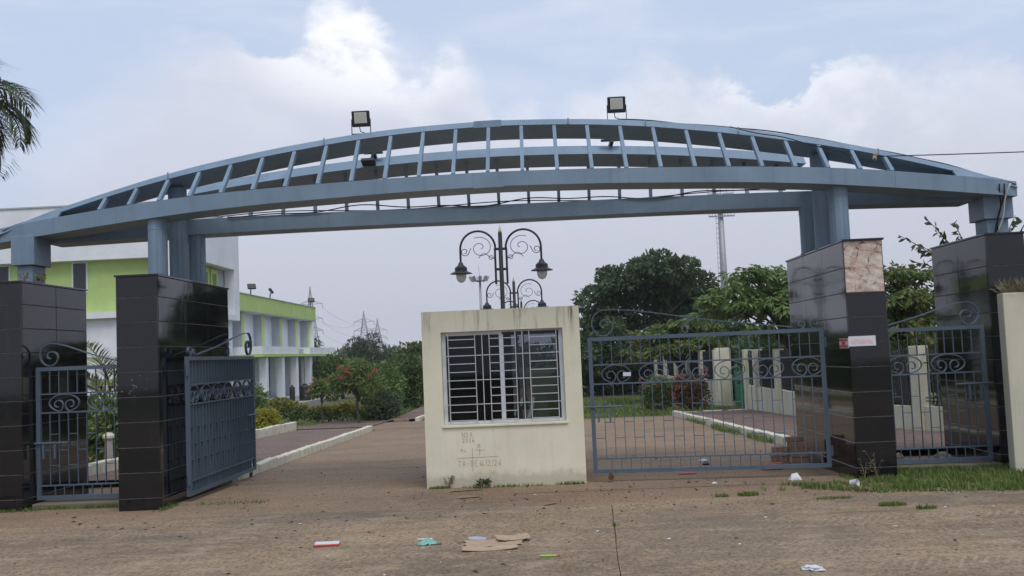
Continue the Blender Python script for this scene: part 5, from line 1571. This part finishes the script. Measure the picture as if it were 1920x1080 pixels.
rt = thing('bollard', 'grey concrete bollard post with a pale cap behind the pedestrian gate', 'bollard', (-7.72, 17.4, gz(17.4)))
MB().lathe([(.075, 0), (.065, .62)], (-7.72, 17.4, gz(17.4)), 14).build('shaft', 'concrete_plain', rt, smooth=40)
MB().lathe([(.10, 0), (.105, .04), (.06, .09), (.02, .10)], (-7.72, 17.4, gz(17.4) + .62), 14).build('cap', 'wall_cream', rt, smooth=40)
# --- coconut palm leaning over from outside the left edge
fr = []
pc = (-8.5, 14.2, 5.86)
for k in range(15):
    a = k * 2.399 + 1.2; e = R(62 - 6.0 * k)
    if math.cos(a) > .55: a += 1.3
    fr.append(((pc[0], pc[1], pc[2] - .012 * k), a, e, random.uniform(1.15, 1.5), .62, 34, R(random.uniform(60, 100)), .024, .6))
for (a, e, L) in ((-.10, 38, 1.30), (.30, 16, 1.28), (-.35, 2, 1.22), (.12, -26, 1.15), (-.62, 58, 1.3), (.55, -12, 1.1), (-.05, -48, 1.55), (-.5, -40, 1.5), (.3, -58, 1.5), (0.02, 8, 1.42)):
    fr.append((pc, a, R(e), L, .66, 34, R(70), .022, .65))
palm('fan_palm', 'palm with long drooping leaflets reaching in at the corner of the sky', 'palm', (-8.4, 14.4, 0), pc, fr, 'leaf_palm', .14)

# ================================================================== HAZE
hm = bpy.data.materials.new('haze'); hm.use_nodes = True; hn = hm.node_tree
for n in list(hn.nodes): hn.nodes.remove(n)
ho_ = hn.nodes.new('ShaderNodeOutputMaterial'); hv = hn.nodes.new('ShaderNodeVolumePrincipled')
hv.inputs['Color'].default_value = (.97, .98, 1.0, 1); hv.inputs['Density'].default_value = HAZE; hv.inputs['Anisotropy'].default_value = .3
lk(hn, hv.outputs[0], ho_.inputs['Volume'])
MATS['haze'] = hm
MB().box(-455, 455, -65, 645, -2.0, 27.5).build('haze', 'haze', None, kind='stuff')

# ================================================================== GRASS AND WEEDS
def grass(name, n, fn, hmin, hmax, mat='grass_blade', w=.010):
    P_ = fn(n); n = len(P_)
    hgt = RS.uniform(hmin, hmax, n); a = RS.uniform(0, 6.28, n); ln = RS.uniform(.1, .7, n) * hgt; b = RS.uniform(0, 6.28, n)
    wv = np.stack([np.cos(a), np.sin(a), np.zeros(n)], 1) * (w * RS.uniform(.6, 1.4, (n, 1)))
    tip = P_ + np.stack([np.cos(b) * ln, np.sin(b) * ln, hgt], 1)
    V = np.stack([P_ - wv, P_ + wv, tip], 1).reshape(-1, 3); F = (np.arange(n)[:, None] * 3 + np.array([[0, 1, 2]])).tolist()
    me = bpy.data.meshes.new(name); me.from_pydata(V.tolist(), [], F); me.materials.append(MATS[mat])
    return link(name, me, (0, 0, 0), None, kind='stuff')
def verge(n):
    x = RS.uniform(2.5, 9.0, n * 3); y = RS.uniform(10.4, 13.0, n * 3)
    yl = np.interp(x, [2.5, 3.3, 4.4, 5.4, 7, 9], [11.75, 11.35, 10.95, 10.75, 10.4, 10.3]); yh = np.interp(x, [2.5, 3.2, 3.8, 4.2, 4.3, 9], [12.0, 12.05, 12.1, 12.2, 12.9, 12.9])
    cl = np.sin(x * 5.3 + 1.2 * np.sin(y * 4)) * np.sin(y * 7.1 + x) + .7 * np.sin(x * 11 + y * 9) + np.interp(x, [2.5, 3.5, 4.4, 9], [-.15, .25, .9, 1.2])
    k = (y > yl + RS.normal(0, .07, len(x))) & (y < yh) & (cl > RS.uniform(-.4, 1.3, len(x)))
    x, y = x[k][:n], y[k][:n]
    return np.stack([x, y, np.zeros(len(x)) - .005], 1)
grass('verge_grass', 24000, verge, .02, .085)
def patch(cx, cy, rx, ry, z0=0.0):
    def f(n):
        r = np.sqrt(RS.uniform(0, 1, n)); a = RS.uniform(0, 6.28, n); x = cx + rx * r * np.cos(a); y = cy + ry * r * np.sin(a)
        return np.stack([x, y, np.array([gz(v) for v in y]) + z0], 1)
    return f
def multi(fs):
    def f(n): return np.concatenate([g(max(3, int(n * w))) for w, g in fs])
    return f
tufts = [(.12, patch(3.46, 10.16, .14, .05, .012)), (.05, patch(3.7, 9.9, .10, .03, .012)), (.10, patch(3.05, 10.75, .22, .06)), (.02, patch(.63, 9.6, .02, .05)),
         (.16, patch(-6.0, 12.32, .55, .05)), (.12, patch(-5.5, 12.30, .3, .05)), (.06, patch(-6.6, 12.2, .3, .04)), (.05, patch(-1.35, 12.86, .1, .03)), (.07, patch(-.55, 12.84, .6, .02)), (.06, patch(-1.4, 12.84, .12, .02)), (.05, patch(.3, 12.85, .2, .02)), (.06, patch(-4.6, 12.0, .06, .3)), (.06, patch(3.7, 12.4, .05, .3)), (.06, patch(4.0, 12.13, .25, .03)), (.08, patch(2.25, 11.3, .12, .06)), (.05, patch(1.95, 11.2, .08, .05)), (.06, patch(-3.9, 12.2, .5, .12))]
grass('grass_tufts', 2600, multi(tufts), .015, .055, w=.007)
grass('kerb_weeds', 800, multi([(.5, patch(4.05, 22.5, .16, 1.6, .01)), (.3, patch(4.12, 19.3, .12, 1.0, .01)), (.2, patch(4.0, 26.5, .1, 1.6, .01))]), .04, .15, w=.014)
def lawn(x0, x1, y0, y1):
    def f(n):
        x = RS.uniform(x0, x1, n); y = RS.uniform(y0, y1, n); c = np.sin(x * 1.9 + y * .6) + np.sin(y * 1.3 - x * .8)
        k = c > RS.uniform(-1.7, .6, n); x, y = x[k], y[k]
        return np.stack([x, y, np.array([gz(v) for v in y]) - .01], 1)
    return f
grass('far_grass', 30000, multi([(.45, lawn(.2, 6.3, 31.5, 46)), (.12, lawn(-4.4, -3.4, 35, 60)), (.2, lawn(-7, -5.6, 36, 60)), (.23, lawn(-13, -7.9, 31, 36.2))]), .05, .17, w=.022)
grass('garden_grass', 9000, lawn(-14, -7.6, 17, 31), .04, .14, w=.014)
# dry weeds on top of the compound wall
wd = thing('wall_weeds', 'dry brown weeds sprouting from the top of the compound wall', 'weeds', (5.95, 12.35, 2.19))
LP = np.stack([RS.uniform(5.72, 6.6, 700), RS.uniform(12.28, 12.5, 700), np.full(700, 2.185)], 1); LP[:, 1] -= (LP[:, 0] - 5.7) * .16
link('stalks', leaves_mesh('stalks', LP, np.tile(np.array([[-.1, 0, 1.0]]), (700, 1)), .17, .05, 'dry_stem', 0, .5), (0, 0, 0), wd)
LP = LP[:160] + RS.uniform(0, .1, (160, 3)) * np.array([1, .2, 1.2]); link('leaves', leaves_mesh('leaves', LP, np.tile(np.array([[0, 0, .6]]), (160, 1)), .06, .4, 'leaf_mid', 0, .7), (0, 0, 0), wd)
def weed(label, x, y, z, n, hgt, mat, ls=.05):
    rt = thing('weed', label, 'weed', (x, y, z), 'weeds around the gateway')
    mb = MB(); LP, LD = [], []
    for i in range(n):
        a = random.uniform(0, 2 * PI); l = hgt * random.uniform(.6, 1)
        tip = (x + math.cos(a) * l * .4, y + math.sin(a) * l * .25, z + l)
        mb.tube([(x, y, z - .01), (x + math.cos(a) * l * .12, y, z + l * .5), tip], [.004, .003, .0015], 4)
        for f in (.45, .6, .75, .9, 1):
            LP.append((x + (tip[0] - x) * f, y + (tip[1] - y) * f, z + l * f)); LD.append((math.cos(a) + random.uniform(-1, 1), math.sin(a), .2))
    mb.build('stem', 'dry_stem', rt)
    link('foliage', leaves_mesh('foliage', np.array(LP), np.array(LD, float), ls, .35, mat, 0, .4), (0, 0, 0), rt)
weed('dark green weed at the foot of the booth wall below the scratched writing', -.83, 12.84, 0, 7, .10, 'leaf_mid', .09)
weed('pale weed creeping up the booth corner near the ground', -1.27, 12.86, 0, 8, .17, 'leaf_mid', .04)
weed('thin dry weed in front of the mortar patched pillar', 3.98, 12.14, 0, 5, .34, 'dry_stem', .04)
weed('thin dry weed at the corner of the mortar patched pillar', 3.82, 12.12, 0, 4, .26, 'dry_stem', .04)
weed('small green weed on top of the outer left pillar by its steel stub', -6.52, 12.75, 2.88, 7, .13, 'leaf_hedge', .06)
weed('dry brown weed on top of the outer left pillar', -6.68, 12.62, 2.88, 9, .17, 'dry_stem', .04)

# ================================================================== LITTER AND BRICKS
def place(name, mb, mat, loc, rot, label, cat, group=None, bev=0, sm=False, par=None):
    me, _ = mb.mesh(name, mat, False, sm)
    if bev: bevel(me, bev)
    return link(name, me, loc, par, label, cat, group, rot=rot)
GZ = .0135
bk = thing('snack_box', 'flat white box with red edges lying on the road toward the opened gate leaf', 'box', (-2.045, 9.15, GZ))
me, _ = MB().box(-.115, .115, -.075, .075, 0, .018).mesh('tray', 'plastic_red', False); bevel(me, .004); link('tray', me, (-2.045, 9.15, GZ), bk, rot=(0, 0, .12))
me, _ = MB().box(-.108, .112, -.066, .070, .0181, .021).mesh('lid', 'paper_white', False); link('lid', me, (-2.045, 9.15, GZ), bk, rot=(0, .015, .12))
mb = MB(); nx, nz = 14, 8
for j in range(nz + 1):
    for i in range(nx + 1):
        u, v = i / nx - .5, j / nz - .5
        mb.v.append((u * .17, v * .13, max(.002, .05 * math.exp(-(u * u * 9 + v * v * 9)) + random.uniform(-.012, .012))))
for j in range(nz):
    for i in range(nx):
        a = j * (nx + 1) + i; mb.f.append((a, a + 1, a + nx + 2, a + nx + 1))
def thick(o, t=.002):
    m_ = o.modifiers.new('thick', 'SOLIDIFY'); m_.thickness = t; return o
thick(place('wrapper', mb, 'plastic_teal', (-1.105, 9.02, GZ), (0, 0, .2), 'crumpled teal plastic wrapper on the road', 'wrapper'))
place('card_scrap', MB().box(-.05, .05, -.02, .02, 0, .006), 'bark', (-1.02, 8.98, GZ), (0, 0, .3), 'brown scrap beside the crumpled teal wrapper', 'scrap')
place('paper_roll', MB().tube([(-.07, 0, .008), (.07, 0, .008)], .008, 8), 'paper_white', (-1.15, 9.22, GZ), (0, 0, .05), 'thin white paper stick lying behind the teal wrapper', 'stick', sm=40)
place('drinking_straw', MB().tube([(-.075, 0, .008), (.06, 0, .008)], .008, 8), 'plastic_green', (-.008, 8.27, GZ), (0, 0, -.06), 'bright green tube with a red end on the road', 'tube', sm=40)
place('red_tip', MB().lathe([(.009, 0), (.010, .012), (.004, .016)], n=8), 'plastic_red', (.062, 8.262, GZ + .009), (0, R(90), -.06), 'tiny red end cap by the green tube', 'cap')
def card_piece(label, x, y, w, h_, rot, curl, z=0.0, mat='card'):
    mb = MB(); nx, nz = 12, 6
    for j in range(nz + 1):
        for i in range(nx + 1):
            u, v = i / nx - .5, j / nz - .5
            ex = 1 + .12 * math.sin(i * 2.1 + x * 50) * (1 if j in (0, nz) else 0); 
            mb.v.append((u * w * (1 + .06 * math.sin(j * 2.3 + x * 9)), v * h_ * ex, z + curl * (abs(u) * 2) ** 2 * .6 + curl * .7 * max(0, v) + .003 * math.sin(i * 1.3) * math.sin(j * 2.0) + .004))
    for j in range(nz):
        for i in range(nx):
            a = j * (nx + 1) + i; mb.f.append((a, a + 1, a + nx + 2, a + nx + 1))
    thick(place('cardboard', mb, mat, (x, y, GZ), (0, 0, rot), label, 'cardboard', 'torn cardboard pieces on the road'), .004)
card_piece('largest torn flat cardboard sheet on the road', -.50, 8.92, .50, .30, .10, .012)
card_piece('cardboard flap lying over the largest torn sheet', -.33, 9.05, .30, .20, .18, .02, .018)
card_piece('narrow curling cardboard strip at the near edge of the torn sheets', -.52, 8.66, .48, .12, .08, .03)
place('plastic_plate', MB().lathe([(.03, .002), (.07, .004), (.085, .016), (.088, .017), (.075, .003)], n=20), 'plastic_grey', (-.66, 9.12, GZ), (0, R(4), 0), 'greyish blue plastic plate beside the torn cardboard', 'plate', sm=40)
place('red_scrap', MB().box(-.04, .04, -.010, .010, 0, .006), 'brick_red', (-.80, 9.02, GZ), (0, 0, .8), 'small red strip beside the plastic plate', 'scrap')
def crumple(nm, label, cat, x, y, s, mat='paper_white', z=0.0, group=None):
    bm = bmesh.new(); bmesh.ops.create_icosphere(bm, subdivisions=3, radius=1.0)
    for v in bm.verts:
        k = 1 + random.uniform(-.22, .16); v.co = Vector((v.co.x * s[0] * k, v.co.y * s[1] * k, max(-.2 * s[2], v.co.z * s[2] * k)))
    me = bpy.data.meshes.new(nm); bm.to_mesh(me); bm.free(); me.materials.append(MATS[mat])
    return link(nm, me, (x, y, z + s[2] * .25), None, label, cat, group, rot=(0, 0, random.uniform(0, 3)))
cup = place('paper_cup', MB().lathe([(.034, 0), (.040, .085), (.042, .088), (.038, .084), (.03, .01)], n=18), 'paper_white', (3.50, 11.62, .045), (R(80), 0, .8), 'crushed white paper cup lying in the verge grass by the pillar', 'cup', sm=40)
mb = MB(); mb.v = [(q0 * .75, q1, q2 * .85) for q0, q1, q2 in [(-.09, -.03, 0), (.09, -.05, .0), (.12, .05, .02), (-.10, .05, .0), (-.05, .02, .085), (.05, .03, .10), (.0, -.04, .04)]]
mb.f = [(0, 1, 6), (1, 2, 5, 6), (6, 5, 4), (0, 6, 4), (0, 4, 3), (3, 4, 5, 2), (0, 3, 2, 1)]
place('paper_bag', mb, 'paper_white', (3.06, 12.94 - .55, 0), (0, 0, .1), 'crumpled white paper bag lying before the closed gate leaf', 'paper')
crumple('crumpled_paper', 'crumpled white paper at the bottom edge of the road', 'paper', 1.93, 7.45, (.085, .045, .030), z=GZ)
crumple('crumpled_paper', 'flattened white paper lump behind the closed gate leaf near the kerb', 'paper', 2.4, 15.3, (.10, .06, .03), z=gz(15.3))
crumple('black_bag', 'small black plastic scrap behind the closed gate leaf', 'scrap', 1.22, 14.1, (.07, .05, .035), 'plastic_black', gz(14.1), 'black scraps behind the gate')
crumple('black_bag', 'black plastic scrap nearer the kerb behind the closed gate leaf', 'scrap', 2.35, 14.75, (.07, .05, .03), 'plastic_black', gz(14.75), 'black scraps behind the gate')
place('red_packet', MB().box(-.11, .11, -.035, .035, 0, .012), 'plastic_red', (1.9, 13.55, gz(13.55) + .006), (0, 0, .03), 'flat red packet lying just behind the closed gate leaf', 'packet', bev=.003)
# brick stack at the pillar
bs = thing('brick_stack', 'small stack of old red bricks against the granite pillar inside the gate', 'bricks', (3.52, 14.0, gz(14)))
bm_, _ = MB().box(-.115, .115, -.055, .055, -.034, .034).mesh('brick', 'brick_red', False); bevel(bm_, .006)
for k in range(6):
    for j in range(2):
        if k == 5 and j == 0: continue
        link('brick', bm_, (3.52 + random.uniform(-.02, .02) - (.03 if k > 3 else 0), 13.9 + j * .12 + random.uniform(-.01, .01), gz(14) + .034 + k * .069), bs, rot=(0, 0, random.uniform(-.12, .12)))
for k in range(4): link('brick', bm_, (3.27 + random.uniform(-.02, .02), 14.05, gz(14) + .034 + k * .069), bs, rot=(0, 0, random.uniform(-.2, .2)))
b2 = MB().box(-.14, .14, -.055, .055, -.045, .045).mesh('orange_brick', 'brick_orange', False)[0]; bevel(b2, .01)
link('orange_brick', b2, (3.08, 13.72, gz(13.7) + .045), None, 'bright orange hollow brick lying beside the old brick stack', 'brick', rot=(0, 0, .1))
# stone blocks by the right pedestrian gate
for (x, y, s, lab) in ((5.55, 14.1, .09, 'rough grey stone just inside the pedestrian gate by the compound wall'), (5.1, 14.6, .06, 'smaller brown stone inside the pedestrian gate')):
    crumple('stone', lab, 'stone', x, y, (s * 1.3, s, s), 'concrete_plain', gz(y), 'stones inside the gate')
# tiny scraps
scr = MB().box(-.022, .022, -.013, .013, 0, .004).mesh('litter_scrap', 'paper_white', False)[0]
spots = [(-1.12, 8.83, 'tiny white scrap just in front of the teal wrapper'), (-1.92, 8.62, 'tiny white scrap in front of the red edged snack box'), (-.9, 8.2, 'tiny white scrap at the near edge of the road below the cardboard'),
         (-1.3, 7.8, 'tiny white scrap nearest the camera, below the teal wrapper'), (.45, 9.35, 'small white scrap on the road beside the slab joint'), (1.05, 8.85, 'small white scrap on the slab just past the joint'),
         (2.1, 9.75, 'tiny pale scrap on the right hand road slab in front of the wide closed gate'), (3.9, 9.95, 'tiny pale scrap beside the grass tuft on the road slab'), (4.35, 9.9, 'tiny pale scrap right of the grass tufts on the road slab'),
         (1.6, 8.5, 'tiny pale scrap between the slab joint and the crumpled paper'), (3.1, 9.05, 'tiny pale scrap on the road slab before the verge grass'), (-.35, 8.5, 'tiny scrap between cardboard and green tube'),
         (2.55, 11.3, 'tiny white scrap at the tip of the verge grass'), (4.9, 10.9, 'tiny white scrap inside the verge grass before the pedestrian gate'), (1.2, 11.6, 'tiny white scrap on the soil right of the booth'),
         (-.15, 11.95, 'tiny white scrap on the soil in front of the booth'), (.8, 14.9, 'tiny white scrap inside the gate close behind the booth'), (1.5, 15.6, 'tiny white scrap on the driveway behind the closed gate leaf'),
         (-2.6, 10.4, 'tiny scrap on the open left carriageway entrance'), (-3.4, 11.2, 'tiny scrap near the foot of the opened gate leaf')]
for i, (x, y, lab) in enumerate(spots):
    o = link('litter_scrap', scr, (x, y, gz(y) + (.0135 if y < 10.8 else .004)), None, lab, 'litter', 'tiny pale litter scraps', rot=(0, random.uniform(-.15, .15), random.uniform(0, 3)))
    s = random.uniform(.35, .9); o.scale = (s, s, 1)
for i, (x, y, lab) in enumerate(((3.62, 11.85, 'white egg sized lump in the grass beside the paper cup'), (5.3, 10.55, 'white lump at the right end of the verge grass'), (2.05, 12.3, 'white crushed lump on the soil before the closed gate leaf'))):
    crumple('white_lump', lab, 'litter', x, y, (.032, .026, .022), 'paper_white', .0, 'white lumps on the verge')
# dead leaves and twigs
lv = []
for k in range(420):
    x = RS.uniform(-6, 6.5); y = 10.4 + RS.uniform(0, 1) ** 1.2 * 2.4 if RS.uniform() < .6 else RS.uniform(7.4, 17)
    lv.append((x, y, gz(y) + (.016 if y < 10.8 else .006)))
lv = np.array(lv)
link('dead_leaves', leaves_mesh('dead_leaves', lv, np.concatenate([RS.normal(0, 1, (len(lv), 2)), np.zeros((len(lv), 1))], 1), .05, .4, 'bark', 0, .15), (0, 0, 0), None, kind='stuff')
